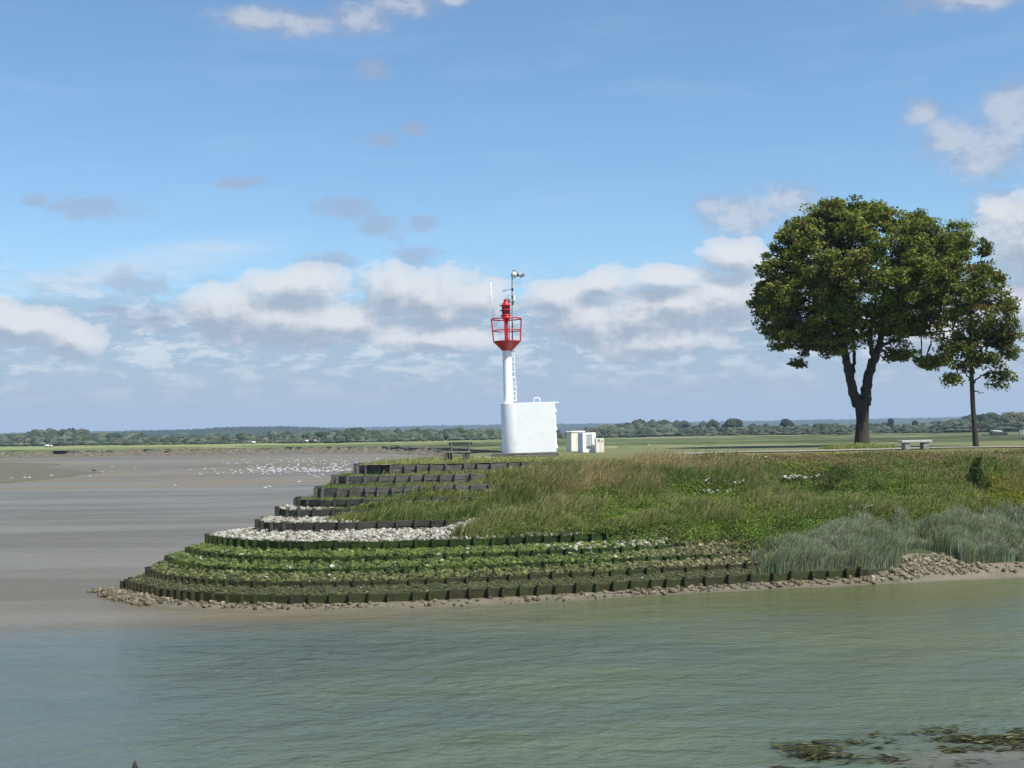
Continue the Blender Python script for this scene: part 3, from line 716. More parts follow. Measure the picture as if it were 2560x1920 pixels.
# leafy weeds: bright green patches in the middle and lower slope
def weeds(name, q, size, rad, hgt, nper, colf, label):
    n = len(q); N = n*nper; c = np.repeat(q, nper, 0); r = rad*np.repeat(rng.uniform(.6, 1.3, n), nper)
    d = rng.normal(size=(N, 3)); d /= np.linalg.norm(d, axis=1)[:, None]; d[:, 2] = np.abs(d[:, 2])
    pos = c+d*(r*rng.random(N)**.4)[:, None]*np.array([1, 1, hgt/rad])
    V = leaves(pos, size, np.array([0, -.3, 1.]), N)
    col = np.repeat(colf, nper, 0)*(1+.28*rng.normal(size=(N, 1)))
    o = leafobj(name, V, np.clip(col, .008, .6), M_leaf); tag(o, label, 'weeds', kind='stuff')
q = np.concatenate([strip_sample(k, n, lo, XRT) for k, n, lo in ((2, 700, 9.5), (3, 1300, 6.3), (4, 2600, -.5), (5, 2600, 1.), (6, 1700, 2.5), (7, 900, 5), (8, 500, 9))])
q = q[~reedmask(q) & (rng.random(len(q)) < sstep(.3, .55, fbm(q[:, 0]*.7, q[:, 1]*.7, 3, 21)+.1))]
bb = fbm(q[:, 0]*.45, q[:, 1]*.7, 3, 91); b1 = sstep(.42, .62, bb)[:, None]
dk = sstep(.55, .7, fbm(q[:, 0]*.8, q[:, 1]*.8, 3, 44))[:, None]
cw = (GREEN*1.05*(1-b1)+BRIGHT*b1)*(1-.5*dk)
yl = np.exp(-(((q[:, 0]-P(2520, 1210, 3.3)[0])/1.7)**2))*np.exp(-((q[:, 2]-3.0)/.7)**2)
cw = cw*(1-yl[:, None]*.8)+yl[:, None]*.8*np.array([.22, .19, .02])
weeds('leafy_weeds', q, .062, .30, .40, 38, cw, 'bright green leafy weeds covering the middle of the bank')
q = np.concatenate([strip_sample(4, 420, 1.0, 9, fl=0, fh=.45), strip_sample(3, 260, 6.2, 12), strip_sample(2, 160, 8.3, 13), strip_sample(1, 90, 10, 14), strip_sample(3, 130, 3.5, 7, fl=.4)])
weeds('trailing_weeds', q, .07, .26, .30, 34, np.where(rng.random((len(q), 1)) < .3, np.array([[.07,.055,.03]]), GREEN*1.15), 'dark trailing weeds hanging over the end of the green walls')
# dry brown clumps just under the crest at right
q = np.concatenate([strip_sample(k, n, 7, XRT) for k, n in ((9, 1500), (8, 1200), (7, 400))])
q = q[rng.random(len(q)) < sstep(.35, .6, fbm(q[:, 0]*.6, q[:, 1]*1., 3, 19)+.06)]
weeds('dry_weeds', q, .06, .26, .26, 26, np.where(rng.random((len(q), 1)) < .55, TAN*.75, BROWN*.8)*.9+OLIVE*.15, 'low dry brown plants along the crest of the bank')
# bare stones peeping through the bank
def onslope(x, y):
    """find the slope point under pixel"""
    best = None
    for k in range(4, 10):
        a, b, za, zb = STRIP[k]
        for f_ in np.linspace(0, 1, 9):
            m_ = a[TIP:]*(1-f_)+b[TIP:]*f_; z = (np.broadcast_to(za, NC_)[TIP:]*(1-f_)+np.broadcast_to(zb, NC_)[TIP:]*f_)
            d = np.column_stack([m_, z-H]); dd = d@fw; X_ = CX+F*(d@RT)/dd; Y_ = CY-F*(d@UP)/dd
            e = (X_-x)**2+(Y_-y)**2; i = e.argmin()
            if best is None or e[i] < best[0]: best = (e[i], np.array([m_[i, 0], m_[i, 1], z[i]]))
    return best[1]
pb = []
for x, y, n, s_x in ((1985, 1205, 70, .5), (1765, 1212, 20, .25), (1772, 1240, 30, .3), (1835, 1215, 20, .3), (2140, 1282, 24, .35), (1905, 1157, 10, .25)):
    c_ = onslope(x, y); pb.append(c_+np.column_stack([rng.normal(size=n)*s_x, rng.normal(size=n)*.25-.15, rng.uniform(.10, .24, n)]))
pb = np.concatenate(pb)
stones('bank_stones', pb, (.08, .22), pal(len(pb), [(.30,.28,.24),(.20,.18,.14),(.38,.36,.33)], [3, 3, 1.5]), M_stone, 'small heaps of pale stones showing between the weeds of the bank')
# a dark upright shrub at the right
c_ = onslope(2455, 1225)
sh = empty('shrub', tuple(c_)); tag(sh, 'dark green upright shrub on the bank near the yellow weeds', 'shrub')
N = 1500; hz = rng.random(N); rr = .52*(1-hz*.8)*rng.random(N)**.4; th = rng.uniform(0, 6.283, N)
pos = np.column_stack([rr*np.cos(th)+.12*np.sin(hz*7), rr*np.sin(th), hz*1.35+.05])
leafobj('foliage', leaves(pos, .085, np.array([0, 0, .7]), N), np.clip(np.array([.050,.080,.022])*(1+.3*rng.normal(size=(N, 1))), .006, .3), M_leaf, sh)
m = MB(); m.tube([(0, 0, -.1), (.02, 0, .6), (.08, 0, 1.2)], [.03, .02, .008], 6); m.build('stem', M_bark, sh)

# ---------------------------------------------------------------- water
M_wat, t, b, pos, _ = newmat('river_water')
sp = t.n('ShaderNodeSeparateXYZ'); t.l(pos, sp.inputs[0]); PX, PY, PZ = sp.outputs
wn = t.noise(pos, .16, 5, .6, mapscale=(.45, 1, 1)); wn2 = t.noise(pos, .11, 5, .6, mapscale=(.16, 1, 1))
line = t.math('ADD', t.math('ADD', PY, t.math('MULTIPLY', PX, -.14)), t.math('MULTIPLY', t.math('SUBTRACT', wn, .5), 9.))
muddy = t.math('MULTIPLY', t.smap(line, 37.5, 43.5), t.smap(PX, 6., -9.))
deep = t.mix(t.smap(wn, .35, .68), (.078, .102, .082), (.100, .122, .074))
gp = t.noise(pos, .5, 4, .6, mapscale=(.35, 1, 1)); deep = t.mix(t.math('MULTIPLY', t.smap(gp, .58, .75), .6), deep, (.090, .118, .048))
# greener, shallower water toward the right bank
shal = t.math('MULTIPLY', t.smap(t.math('ADD', t.math('ADD', PY, t.math('MULTIPLY', PX, -.14)), t.math('MULTIPLY', t.math('SUBTRACT', wn, .5), 6.)), 35., 43.), t.smap(PX, -7., 4.))
deep = t.mix(t.math('MULTIPLY', shal, .8), deep, (.090, .100, .034))
mud = t.mix(t.smap(wn2, .35, .65), (.104, .086, .054), (.148, .124, .080))
deep = t.mix(t.math('MULTIPLY', t.smap(PX, 4., -12.), .6), deep, (.070, .096, .100))
wc = t.mix(muddy, deep, mud)
t.l(wc, b.inputs['Base Color'])
b.inputs['IOR'].default_value = 1.33; t.l(t.math('SUBTRACT', .5, t.math('MULTIPLY', muddy, t.smap(wn2,                 .62, .40, .16, .40))), b.inputs['Specular IOR Level'])
near_sh = t.smap(line, 33., 44.)
t.l(t.math('ADD', .14, t.math('MULTIPLY', muddy, .16)), b.inputs['Roughness'])
b1_ = t.noise(pos, 1.15, 6, .6, .5, mapscale=(.8, 1.15, 1)); b2_ = t.noise(pos, .36, 4, .55, .3, mapscale=(.8, 1.1, 1)); 
b3_ = t.noise(pos, 4.2, 3, .6, .4, mapscale=(.8, 1.2, 1))
hgt = t.math('ADD', t.math('ADD', t.math('MULTIPLY', b1_, .5), t.math('MULTIPLY', b2_, 1.0)), t.math('MULTIPLY', b3_, .16))
calm = t.noise(pos, .09, 4, .6, mapscale=(.35, 1.2, 1))
bp = t.n('ShaderNodeBump', i_Distance=.75); t.l(hgt, bp.inputs['Height'])
amp = t.math('MULTIPLY', t.math('SUBTRACT', 1., t.math('MULTIPLY', near_sh, .45)), t.smap(calm, .3, .62, .55, 1.))
t.l(t.math('MULTIPLY', amp, t.smap(PX, 9., -9., .55, 1.)), bp.inputs['Strength']); t.l(bp.outputs[0], b.inputs['Normal'])
wx = np.array([-700, -60, 60, 700.]); wy = np.array([-30, 5, 60, 700.])
gx, gy = np.meshgrid(wx, wy); Vw = np.column_stack([gx.ravel(), gy.ravel(), np.zeros(16)])
Qw = [(j*4+i, j*4+i+1, (j+1)*4+i+1, (j+1)*4+i) for j in range(3) for i in range(3)]
add('water', meshdata('water', Vw, np.array(Qw), M_wat))['kind'] = 'structure'
# near shore lower right with seaweed
M_fs, t, b, pos, _ = newmat('foreshore_sand')
n1_ = t.noise(pos, 1.4, 7, .65, mapscale=(.5, 1, 1)); n2_ = t.noise(pos, 8, 5)
c = t.mix(t.smap(n1_, .35, .65), (.085, .085, .062), (.125, .12, .095)); c = t.mix(t.smap(n2_, .5, .7), c, (.06, .06, .035))
t.l(c, b.inputs['Base Color']); b.inputs['Roughness'].default_value = .35
gx, gy = np.meshgrid(np.linspace(1.5, 20, 130), np.linspace(14, 27, 110))
edge = 22.1+.27*(gx-4.5)+1.3*(fbm(gx*.35, gy*.5, 4, 2)-.5)
gz = np.clip((edge-gy)*.045, -.8, .35)+.10*(fbm(gx*1.3, gy*1.7, 4, 13)-.52)+.04*(fbm(gx*5, gy*5, 3, 14)-.5)-.8*(1-sstep(1.5, 4.5, gx))*.3
Vf = np.column_stack([gx.ravel(), gy.ravel(), gz.ravel()]); i_, j_ = np.meshgrid(np.arange(129), np.arange(109)); a_ = (j_*130+i_).ravel()
add('foreshore', meshdata('foreshore', Vf, np.stack([a_, a_+1, a_+131, a_+130], 1), M_fs, smooth=True))['kind'] = 'structure'
n = 3800; pxs = rng.uniform(1930, 2620, n); pys = 1905-(pxs-1930)*.085+rng.normal(size=n)*23
q = np.array([P(a, b_, .02) for a, b_ in zip(pxs, pys)])
q = q[rng.random(len(q)) < sstep(.42, .6, fbm(q[:, 0]*1.1, q[:, 1]*2.4, 4, 23))]; n = len(q)
th = rng.normal(0, .35, n); ln = rng.uniform(.08, .40, n); wd = rng.uniform(.012, .035, n)
d = np.stack([np.cos(th), np.sin(th), rng.normal(0, .10, n)], 1); s_n = np.stack([-np.sin(th), np.cos(th), rng.normal(0, .3, n)], 1)
zq = q+np.column_stack([np.zeros((n, 2)), rng.uniform(.0, .06, n)])
V = np.stack([zq-d*ln[:, None]/2, zq-s_n*wd[:, None], zq+d*ln[:, None]/2, zq+s_n*wd[:, None]], 1)
so_ = leafobj('seaweed', V, pal(n, [(.05,.058,.020),(.085,.092,.032),(.03,.028,.016),(.16,.15,.10)], [4, 3, 3, 1]), M_leaf); tag(so_, 'dark seaweed washed up along the near shore at the lower right', 'seaweed', kind='stuff')

# ---------------------------------------------------------------- mudflat, bank, marsh
M_mud, t, b, pos, _ = newmat('wet_mud')
n1_ = t.noise(pos, .022, 6, .6, mapscale=(.22, 1, 1)); n2_ = t.noise(pos, .16, 5, .6, mapscale=(.14, 1, 1)); n3_ = t.noise(pos, 1.2, 4, .6, mapscale=(.5, 1, 1))
c = t.mix(t.smap(n1_, .35, .65), (.120, .099, .062), (.158, .133, .088)); c = t.mix(t.math('MULTIPLY', t.smap(n2_, .5, .68), .6), c, (.088, .082, .062))
t.l(c, b.inputs['Base Color']); t.l(t.smap(n2_, .40, .62, .75, .35), b.inputs['Roughness']); b.inputs['Specular IOR Level'].default_value = .3
bp = t.n('ShaderNodeBump', i_Strength=.35, i_Distance=.05); t.l(n3_, bp.inputs['Height']); t.l(bp.outputs[0], b.inputs['Normal'])
gx, gy = np.meshgrid(np.linspace(-260, 90, 180), np.geomspace(64, 470, 150))
mz = lambda x, y: -.06+.0016*(y-95)+.13*(fbm(x*.02, y*.06, 4, 40)-.5)-.02
gz = np.minimum(mz(gx, gy), .42)
Vm = np.column_stack([gx.ravel(), gy.ravel(), gz.ravel()]); i_, j_ = np.meshgrid(np.arange(179), np.arange(149)); a_ = (j_*180+i_).ravel()
add('mudflat', meshdata('mudflat', Vm, np.stack([a_, a_+1, a_+181, a_+180], 1), M_mud, smooth=True))['kind'] = 'structure'
def mudz(x, y): return max(0.0, min(float(mz(np.array(x), np.array(y))), .42))
# olive pool at left
M_pool = simple('olive_pool', (.085,.078,.045), (.10,.088,.05), .05, .85, mapscale=(.2, 1, 1))
pl = []
for x, y in [(-60,1156),(120,1157),(160,1160),(90,1166),(140,1170),(205,1174),(250,1178),(200,1183),(150,1189),(80,1196),(20,1202),(-60,1206)]:
    p_ = P(x, y, .35); pl.append((p_[0], p_[1]))
pl = np.array(pl); zc = np.mean([mudz(*p_) for p_ in pl])
gx, gy = np.meshgrid(np.linspace(pl[:, 0].min(), pl[:, 0].max(), 260), np.linspace(pl[:, 1].min()-2, pl[:, 1].max()+2, 200))
cxx = gx+3*(fbm(gx*.15, gy*.1, 3, 91)-.5); cyy = gy+9*(fbm(gx*.1, gy*.1, 3, 92)-.5); ins = np.zeros(gx.shape, bool)
for (ax, ay), (bx2, by2) in zip(pl, np.roll(pl, -1, 0)):
    c_ = ((ay > cyy) != (by2 > cyy)) & (cxx < (bx2-ax)*(cyy-ay)/(by2-ay+1e-9)+ax); ins ^= c_
i_, j_ = np.meshgrid(np.arange(259), np.arange(199)); kk = ins[:-1, :-1].ravel(); a_ = (j_*260+i_).ravel()[kk]
add('pool', meshdata('pool', np.column_stack([gx.ravel(), gy.ravel(), np.clip(mz(gx, gy), 0, .42).ravel()+.035]), np.stack([a_, a_+1, a_+261, a_+260], 1), M_pool, smooth=True))['kind'] = 'structure'
# wet film under the gulls
M_film = simple('wet_film', (.17,.165,.165), (.13,.13,.14), .06, .16, mapscale=(.2, 1, 1))
# bank + marsh
BX = np.array([-900, -300, -175, -110, -75, -40, -22, -5, 10, 30, 60, 140, 900.]); BY = np.array([430, 425, 415, 420, 418, 395, 345, 262, 205, 165, 150, 150, 150.])
def byf(x): return np.interp(x, BX, BY)
nx = 900; xs = np.concatenate([np.linspace(-330, -120, 230), np.linspace(-120, 60, 470)[1:], np.linspace(60, 300, 201)[1:]]); nx = len(xs)
jag = (fbm(xs*.07, xs*0, 5, 70)-.5)*26+(fbm(xs*.5, xs*0, 3, 71)-.5)*5
by = byf(xs)+jag*np.clip(byf(xs)/420, .3, 1)
MZ = 2.45
prof = [(-26, .05), (-16, .42), (-9, .75), (-4.5, 1.1), (-2.0, 1.5), (-.9, 1.75), (0, 2.2), (.3, MZ-.05), (2, MZ), (14, MZ)]
rws = []
for j, (dy, z) in enumerate(prof):
    e = (fbm(xs*.35, np.full(nx, j*3.3), 4, 72)-.5)
    sc = np.clip(by/420, .4, 1)
    rws.append(np.column_stack([xs+e*2, by+dy*sc*(1+.5*e), np.full(nx, z)+e*(.5 if 0 < j < 7 else .1)]))
Vb = np.concatenate(rws); i = np.arange(nx-1); Qb = np.concatenate([np.stack([r*nx+i, r*nx+i+1, (r+1)*nx+i+1, (r+1)*nx+i], 1) for r in range(len(prof)-1)])
M_bank, t, b, pos, _ = newmat('marsh_bank')
n1_ = t.noise(pos, .30, 6, .65, mapscale=(.35, 1, 1)); n2_ = t.noise(pos, .8, 5, .7)
sp = t.n('ShaderNodeSeparateXYZ'); t.l(pos, sp.inputs[0])
c = t.mix(t.smap(n2_, .42, .58), (.16, .135, .09), (.055, .045, .026)); gz_ = t.math('ADD', sp.outputs[2], t.math('MULTIPLY', t.math('SUBTRACT', n1_, .5), 3.2))  # dark noise patches paint deeper shading into the bank's brown
c = t.mix(t.smap(gz_, 1.9, 2.5), c, (.085, .10, .04)); t.l(c, b.inputs['Base Color']); b.inputs['Roughness'].default_value = .9
bp = t.n('ShaderNodeBump', i_Strength=1., i_Distance=.5); t.l(n2_, bp.inputs['Height']); t.l(bp.outputs[0], b.inputs['Normal'])
add('marsh_bank', meshdata('marsh_bank', Vb, Qb, M_bank))['kind'] = 'structure'
M_marsh, t, b, pos, _ = newmat('salt_marsh')
sp = t.n('ShaderNodeSeparateXYZ'); t.l(pos, sp.inputs[0])
n1_ = t.noise(pos, .012, 5, .6, .5, mapscale=(.35, 1, 1)); n2_ = t.noise(pos, .010, 3, .6, .4, mapscale=(.7, 1, 1)); n3_ = t.noise(pos, .017, 4, .66, mapscale=(.9, 1, 1)); n4_ = t.noise(pos, .0045, 4, .55, .8, mapscale=(.5, 1, 1))
c = t.mix(t.smap(n1_, .35, .65), (.060, .078, .030), (.120, .140, .055)); c = t.mix(t.math('MULTIPLY', t.smap(n2_, .50, .60), .8), c, (.21, .215, .115))
c = t.mix(t.math('MULTIPLY', t.smap(n3_, .50, .60), .85), c, (.035, .050, .018))
crk = t.math('ABSOLUTE', t.math('SUBTRACT', n4_, .5)); crk = t.math('MULTIPLY', t.smap(crk, .020, .004), t.smap(sp.outputs[1], 90, 420, .9, .35)); c = t.mix(crk, c, (.022, .026, .012))
c = t.mix(t.math('MULTIPLY', t.smap(sp.outputs[1], 420, 560), t.math('MULTIPLY', t.smap(sp.outputs[0], 60, -60), .85)), c, (.19, .215, .080))
c = t.mix(t.smap(sp.outputs[2], 2.0, 1.5), c, (.045, .040, .024)); t.l(c, b.inputs['Base Color']); b.inputs['Roughness'].default_value = .9; b.inputs['Specular IOR Level'].default_value = .1
bp = t.n('ShaderNodeBump', i_Strength=.8, i_Distance=.5); t.l(n3_, bp.inputs['Height']); t.l(bp.outputs[0], b.inputs['Normal'])
rws = []
ds = np.concatenate([np.linspace(12, 40, 15), np.geomspace(42, 700, 190), [900, 1400, 2200, 4000, 9000]])
for j, d in enumerate(ds):
    yy = by*(max(0, 1-d/600))+(byf(xs)*0+150+d)*(min(1, d/600)) if d < 600 else np.full(nx, 150.+d)
    yy = np.maximum(yy, by+d*.3)
    xx = xs*(1+d/500.)
    z = MZ+1.0*(fbm(xx*.03, yy*.04, 5, 80)-.5)*sstep(10, 30, d)+.35*(fbm(xx*.2, yy*.35, 3, 81)-.5)*sstep(10, 30, d)
    cr_ = np.abs(fbm(xx*.006+3, yy*.012, 4, 88)-.5); cr2 = np.abs(fbm(xx*.010+7, yy*.02, 4, 89)-.5)
    z = z-1.5*(1-sstep(.006, .022, cr_))*sstep(25, 60, d)-.9*(1-sstep(.005, .018, cr2))*sstep(25, 60, d)
    rws.append(np.column_stack([xx, yy, z]))
Vs = np.concatenate(rws); Qs = np.concatenate([np.stack([r*nx+i, r*nx+i+1, (r+1)*nx+i+1, (r+1)*nx+i], 1) for r in range(len(ds)-1)])
add('marsh', meshdata('marsh', Vs, Qs, M_marsh, smooth=True))['kind'] = 'structure'
# ground sheet out to the horizon
M_gr = ground('far_ground', (.08, .10, .04), (.11, .12, .055), (.06, .08, .03), .01, .1)
add('ground', meshdata('ground', [(-9000, 432, -1.5), (9000, 432, -1.5), (16000, 14000, 1.6), (-16000, 14000, 1.6)], np.array([(0, 1, 2, 3)]), M_gr))['kind'] = 'structure'

# ---------------------------------------------------------------- far trees and hills
M_far = colmat('far_foliage', .95, .35, .45, .1)
def crown_blob(w_, h, d, seed, lobes=7):
    r = np.random.default_rng(seed); Vs_, Fs_ = [], []; n = 0
    for q in range(lobes):
        c = np.array([r.uniform(-.32, .32)*w_, r.uniform(-.3, .3)*d, r.uniform(.28, .68)*h]) if q else np.array([0, 0, .5*h])
        rr = np.array([w_*r.uniform(.22, .36), d*r.uniform(.25, .36), h*r.uniform(.22, .34)]) if q else np.array([w_*.4, d*.4, h*.47])
        v_ = IV2*(1+.34*(r.random((len(IV2), 1))-.5))*rr+c; Vs_.append(v_); Fs_.append(IF2+n); n += len(v_)
    V = np.concatenate(Vs_); V[:, 2] = np.maximum(V[:, 2], -.3); return V, np.concatenate(Fs_)
FT = [crown_blob(1, 1, 1, s_, 8) for s_ in range(9)]
FCOL = [(.060,.080,.045), (.085,.110,.070), (.115,.135,.095), (.045,.065,.035), (.095,.105,.060)]
FCOL = np.array(FCOL)
def base_y(px): return np.interp(px, [-200, 0, 500, 900, 1300, 1700, 2100, 2300, 2560, 2700], [1117, 1114, 1108, 1103, 1095, 1087.5, 1083, 1079, 1076, 1074])
def top_y(px, lay): # silhouette height above base in px@2560
    return np.interp(px, [0, 120, 210, 260, 450, 700, 900, 1050, 1200, 1420, 1500, 1580, 1680, 1740, 1900, 2100, 2300, 2380, 2450, 2560], [26, 34, 38, 26, 22, 24, 28, 26, 26, 14, 27, 34, 33, 22, 22, 22, 20, 30, 36, 40])
VV_, FF_, CC_ = [], [], []; nv = 0
for lay, (dist, hs, dens_) in enumerate(((1.0, .95, 200), (.93, .72, 260), (.86, .46, 300), (.82, .25, 200))):
    for q in range(dens_):
        px = -60+2700*(q+random.random())/dens_
        y0 = base_y(px); hz = CY  # distance from base row
        p = P(px, y0, MZ); D_ = p[1]*1.0
        D_ = min(max(D_, 500), 1150)*dist
        X_ = (px-CX)/F*D_; hm = top_y(px, lay)*hs*random.uniform(.75, 1.2)/F*D_/dist*1.12
        wm_ = hm*random.uniform(.75, 1.5) if lay < 3 else hm*random.uniform(1.5, 3)
        v_, f_ = FT[random.randrange(9)]
        a = random.uniform(0, 6.28); ca, sa_ = math.cos(a), math.sin(a)
        vr = np.column_stack([(v_[:, 0]*ca-v_[:, 1]*sa_)*wm_, (v_[:, 0]*sa_+v_[:, 1]*ca)*wm_, v_[:, 2]*hm])+np.array([X_, D_, MZ-.2])
        VV_.append(vr); FF_.append(f_+nv); nv += len(vr)
        c = FCOL[random.choices(range(5), [3, 3, 2+(lay > 0)*2, 3-(lay > 0)*1.5, 2])[0]]*random.uniform(.75, 1.2)
        CC_.append(np.tile(c, (len(vr), 1)))
o = add('woodland', meshdata('woodland', np.concatenate(VV_), np.concatenate(FF_), M_far, col=np.concatenate(CC_)*.8)); tag(o, 'long belt of distant woodland along the far edge of the marsh', 'woodland', kind='stuff')
def far_tree(px, ytop, wpx, col, label, dist=.97, group='distant trees standing above the woodland'):
    p = P(px, base_y(px), MZ); D_ = min(max(p[1], 500), 1150)*dist; X_ = (px-CX)/F*D_
    hm = (base_y(px)-ytop)/F*D_*1.02; wm_ = wpx/F*D_
    root = empty('distant_tree', (X_, D_, MZ)); tag(root, label, 'tree', group)
    V, f_ = crown_blob(wm_, hm*.8, wm_, int(px), 12); V[:, 2] += hm*.2
    add('crown', meshdata('crown', V, f_, M_far, col=np.tile(np.array(col)*.8, (len(V), 1))), root)
    m = MB(); m.tube([(0, 0, -.3), (0, 0, hm*.4)], [wm_*.05, wm_*.03], 6); m.build('trunk', M_bark, root)
for a in ((1828, 1046, 46, (.045,.065,.035), 'dome shaped dark distant tree, the roundest on the skyline, left of the big maple'), (1779, 1048, 26, (.07,.085,.05), 'narrow olive distant tree just left of the round dome tree'),
          (1756, 1053, 24, (.075,.09,.055), 'small bushy distant tree at the left of a narrow olive one'), (1966, 1048, 32, (.028,.045,.03), 'very dark square topped distant tree left of the maple trunk'),
          (1707, 1051, 28, (.06,.075,.05), 'rounded distant tree at the right end of the tall woods'), (2223, 1045, 14, (.03,.045,.035), 'tiny dark round treetop just right of the maple trunk'),
          (2285, 1050, 13, (.03,.045,.035), 'small dark treetop on the skyline above the stone bench'), (128, 1076, 26, (.055,.07,.04), 'bushy distant tree at the far left skyline'),
          (162, 1073, 30, (.05,.07,.04), 'tall distant tree at the left, first of a tight row'), (186, 1073, 28, (.05,.065,.04), 'tall distant tree at the left, middle of a tight row'), (212, 1074, 22, (.045,.06,.04), 'dark distant tree ending the tight row at the left'),
          (20, 1085, 36, (.045,.06,.04), 'broad dark distant tree at the left edge of the picture'), (890, 1068, 34, (.05,.065,.04), 'tall dark distant tree left of the wooden bench'), (1115, 1071, 28, (.055,.07,.045), 'distant tree above the wooden bench'),
          (1660, 1049, 40, (.06,.075,.05), 'broad dark distant tree crowning the tall woods right of the cabinets'), (1590, 1050, 30, (.06,.075,.05), 'distant tree in the tall woods right of the cabinets')):
    far_tree(*a)
# hills
def hills(name, pts, D0, D1, col, ser):
    pts = np.array(pts); px = np.linspace(pts[0, 0], pts[-1, 0], 900); ty = np.interp(px, pts[:, 0], pts[:, 1])
    top = np.array([PD(a, b_, D1) for a, b_ in zip(px, ty)])
    top[:, 2] += ser*(fbm(px*.22, px*0, 4, 7)-.5)*2
    rw = []
    for f_ in np.linspace(0, 1, 14):
        D_ = D0+(D1-D0)*f_; z = top[:, 2]*(math.sin(f_*math.pi/2)**.9)+ser*.8*(fbm(px*.3, np.full(900, f_*20), 3, 3)-.5)*f_
        rw.append(np.column_stack([top[:, 0]*D_/D1, np.full(900, D_), z]))
    rw.append(np.column_stack([top[:, 0], np.full(900, D1+600), np.full(900, 0.)]))
    V = np.concatenate(rw); i = np.arange(899); Q_ = np.concatenate([np.stack([r*900+i, r*900+i+1, (r+1)*900+i+1, (r+1)*900+i], 1) for r in range(len(rw)-1)])
    m = simple('hill_'+name, col, tuple(c*.6 for c in col), .02, .95, spec=.1)
    add(name, meshdata(name, V, Q_, m))['kind'] = 'structure'
hills('hills', [(-500,1088),(0,1083),(250,1078),(560,1072),(900,1069),(1100,1064),(1300,1061),(1500,1059),(1750,1055),(1960,1051),(2200,1047),(2350,1044),(2560,1040),(3000,1038)], 3600, 5200, (.035,.055,.030), 4.)
hills('near_hills', [(180,1100),(230,1084),(330,1079),(480,1074),(560,1068),(700,1066),(800,1069),(880,1080),(920,1092)], 2000, 2500, (.03,.048,.028), 2.2)
# stubble field patch on the near hill
p0 = PD(765, 1091, 1350)
m_field = simple('field', (.42,.35,.22), (.36,.30,.19), .05, .9)
m = MB(); m.raw([p0+np.array([-13, -40, -3]), p0+np.array([20, -40, -3]), p0+np.array([17, 40, 1.6]), p0+np.array([-10, 40, 1.6])], [(0, 1, 2, 3)]); m.build('field', m_field)['kind'] = 'structure'

# caravans / white vans at the far marsh edge
def caravan(px, py, wpx, label):
    p = P(px, py, MZ); D_ = min(p[1], 640.); X_ = (px-CX)/F*D_; wm_ = wpx/F*D_
    r = empty('caravan', (X_, D_, MZ-.05)); tag(r, label, 'caravan', 'white caravans parked at the edge of the far woods')
    m = MB(); m.box((0, 0, .5+wm_*.25), (wm_, 2.0, wm_*.48), b=.25); m.build('body', M_white, r)
    m = MB(); m.box((-wm_*.18, -1.02, .55+wm_*.3), (wm_*.25, .06, wm_*.14), b=.01); m.build('window', M_dark, r)
    for s_ in (-1, 1):
        m = MB(); m.tube([(wm_*.22*s_, -1.0, .33), (wm_*.22*s_, -.7, .33)], .33, 12); m.build('wheel', M_dark, r)
for a in ((116, 1113, 9, 'leftmost white caravan, far left before the woods'), (126, 1113, 6, 'small white caravan beside the leftmost one'), (632, 1105.5, 9, 'white caravan alone in front of the woods left of the stubble field'),
          (764, 1103.5, 11, 'low white caravan under the stubble field'), (782, 1102.5, 12, 'tallest white caravan right of the stubble field'), (844, 1101.5, 7, 'tiny white caravan right of the tallest one'), (837, 1102, 4, 'smallest white caravan, right beside a tiny one')):
    caravan(*a)
# hide / boat on the far right marsh
p = P(2492, 1080, MZ); D_ = 420.; X_ = (2492-CX)/F*D_
r = empty('hut', (X_, D_, MZ)); tag(r, 'low dark wooden hut on the far marsh at the right', 'hut')
m = MB(); m.box((0, 0, .55), (5.2, 3, 1.1), b=.08); m.build('wall', M_dark, r)
m = MB(); m.box((-.6, 0, 1.35), (3.4, 2.4, .6), b=.2, ry=.08); m.build('roof', M_greybox, r)
m = MB(); m.box((-3.8, 0, .25), (3.0, 1.4, .5), b=.1); m.build('ramp', M_dark, r)
# thin mast on the skyline
p = PD(2126, 1060, 1900); r = MB(); r.tube([(0, 0, -30), (0, 0, 15)], [.5, .18], 6); r.tube([(-2, 0, 9), (2, 0, 9)], .15, 5)
o = r.build('mast', M_dark, None, loc=tuple(p)); tag(o, 'thin radio mast rising behind the woods just left of the maple trunk', 'mast')

# ---------------------------------------------------------------- birds
def bird_mesh(name, body, bmat, wing, dark):
    m = MB(); V = IV1*np.array([.20, .085, .085])+np.array([0, 0, .20]); V[:, 2] += .03*np.clip(V[:, 0], 0, 1)*3; m.raw(V, None, IF1)
    m.raw(IV0*np.array([.055, .045, .05])+np.array([.19, 0, .31]), None, IF0)
    m.tube([(.13, 0, .23), (.18, 0, .30)], [.05, .035], 6)
    m.tube([(.23, 0, .31), (.29, 0, .30)], [.014, .004], 5)
    m.tube([(-.16, 0, .21), (-.31, 0, .20)], [.05, .012], 5)
    for s_ in (-1, 1): m.tube([(0, .03*s_, .14), (.01, .03*s_, -.01)], .008, 4)
    Fs = [np.concatenate(m.Q), np.concatenate(m.T)]; V = np.concatenate(m.V)
    nQ = len(Fs[0]); me = meshdata(name, V, Fs, [body, wing], smooth=True)
    mi = np.zeros(len(me.polygons), dtype=np.int32)
    for p in me.polygons:
        if wing and -.25 < p.center.x < .06 and p.center.z > .215: mi[p.index] = 1
    me.polygons.foreach_set('material_index', mi); return me
M_gw = simple('gull_grey', (.45,.47,.50), (.38,.4,.43), 5, .7)
gm = bird_mesh('gull', M_gull, None, M_gw, None); cm = bird_mesh('cormorant', M_black, None, M_black, None)
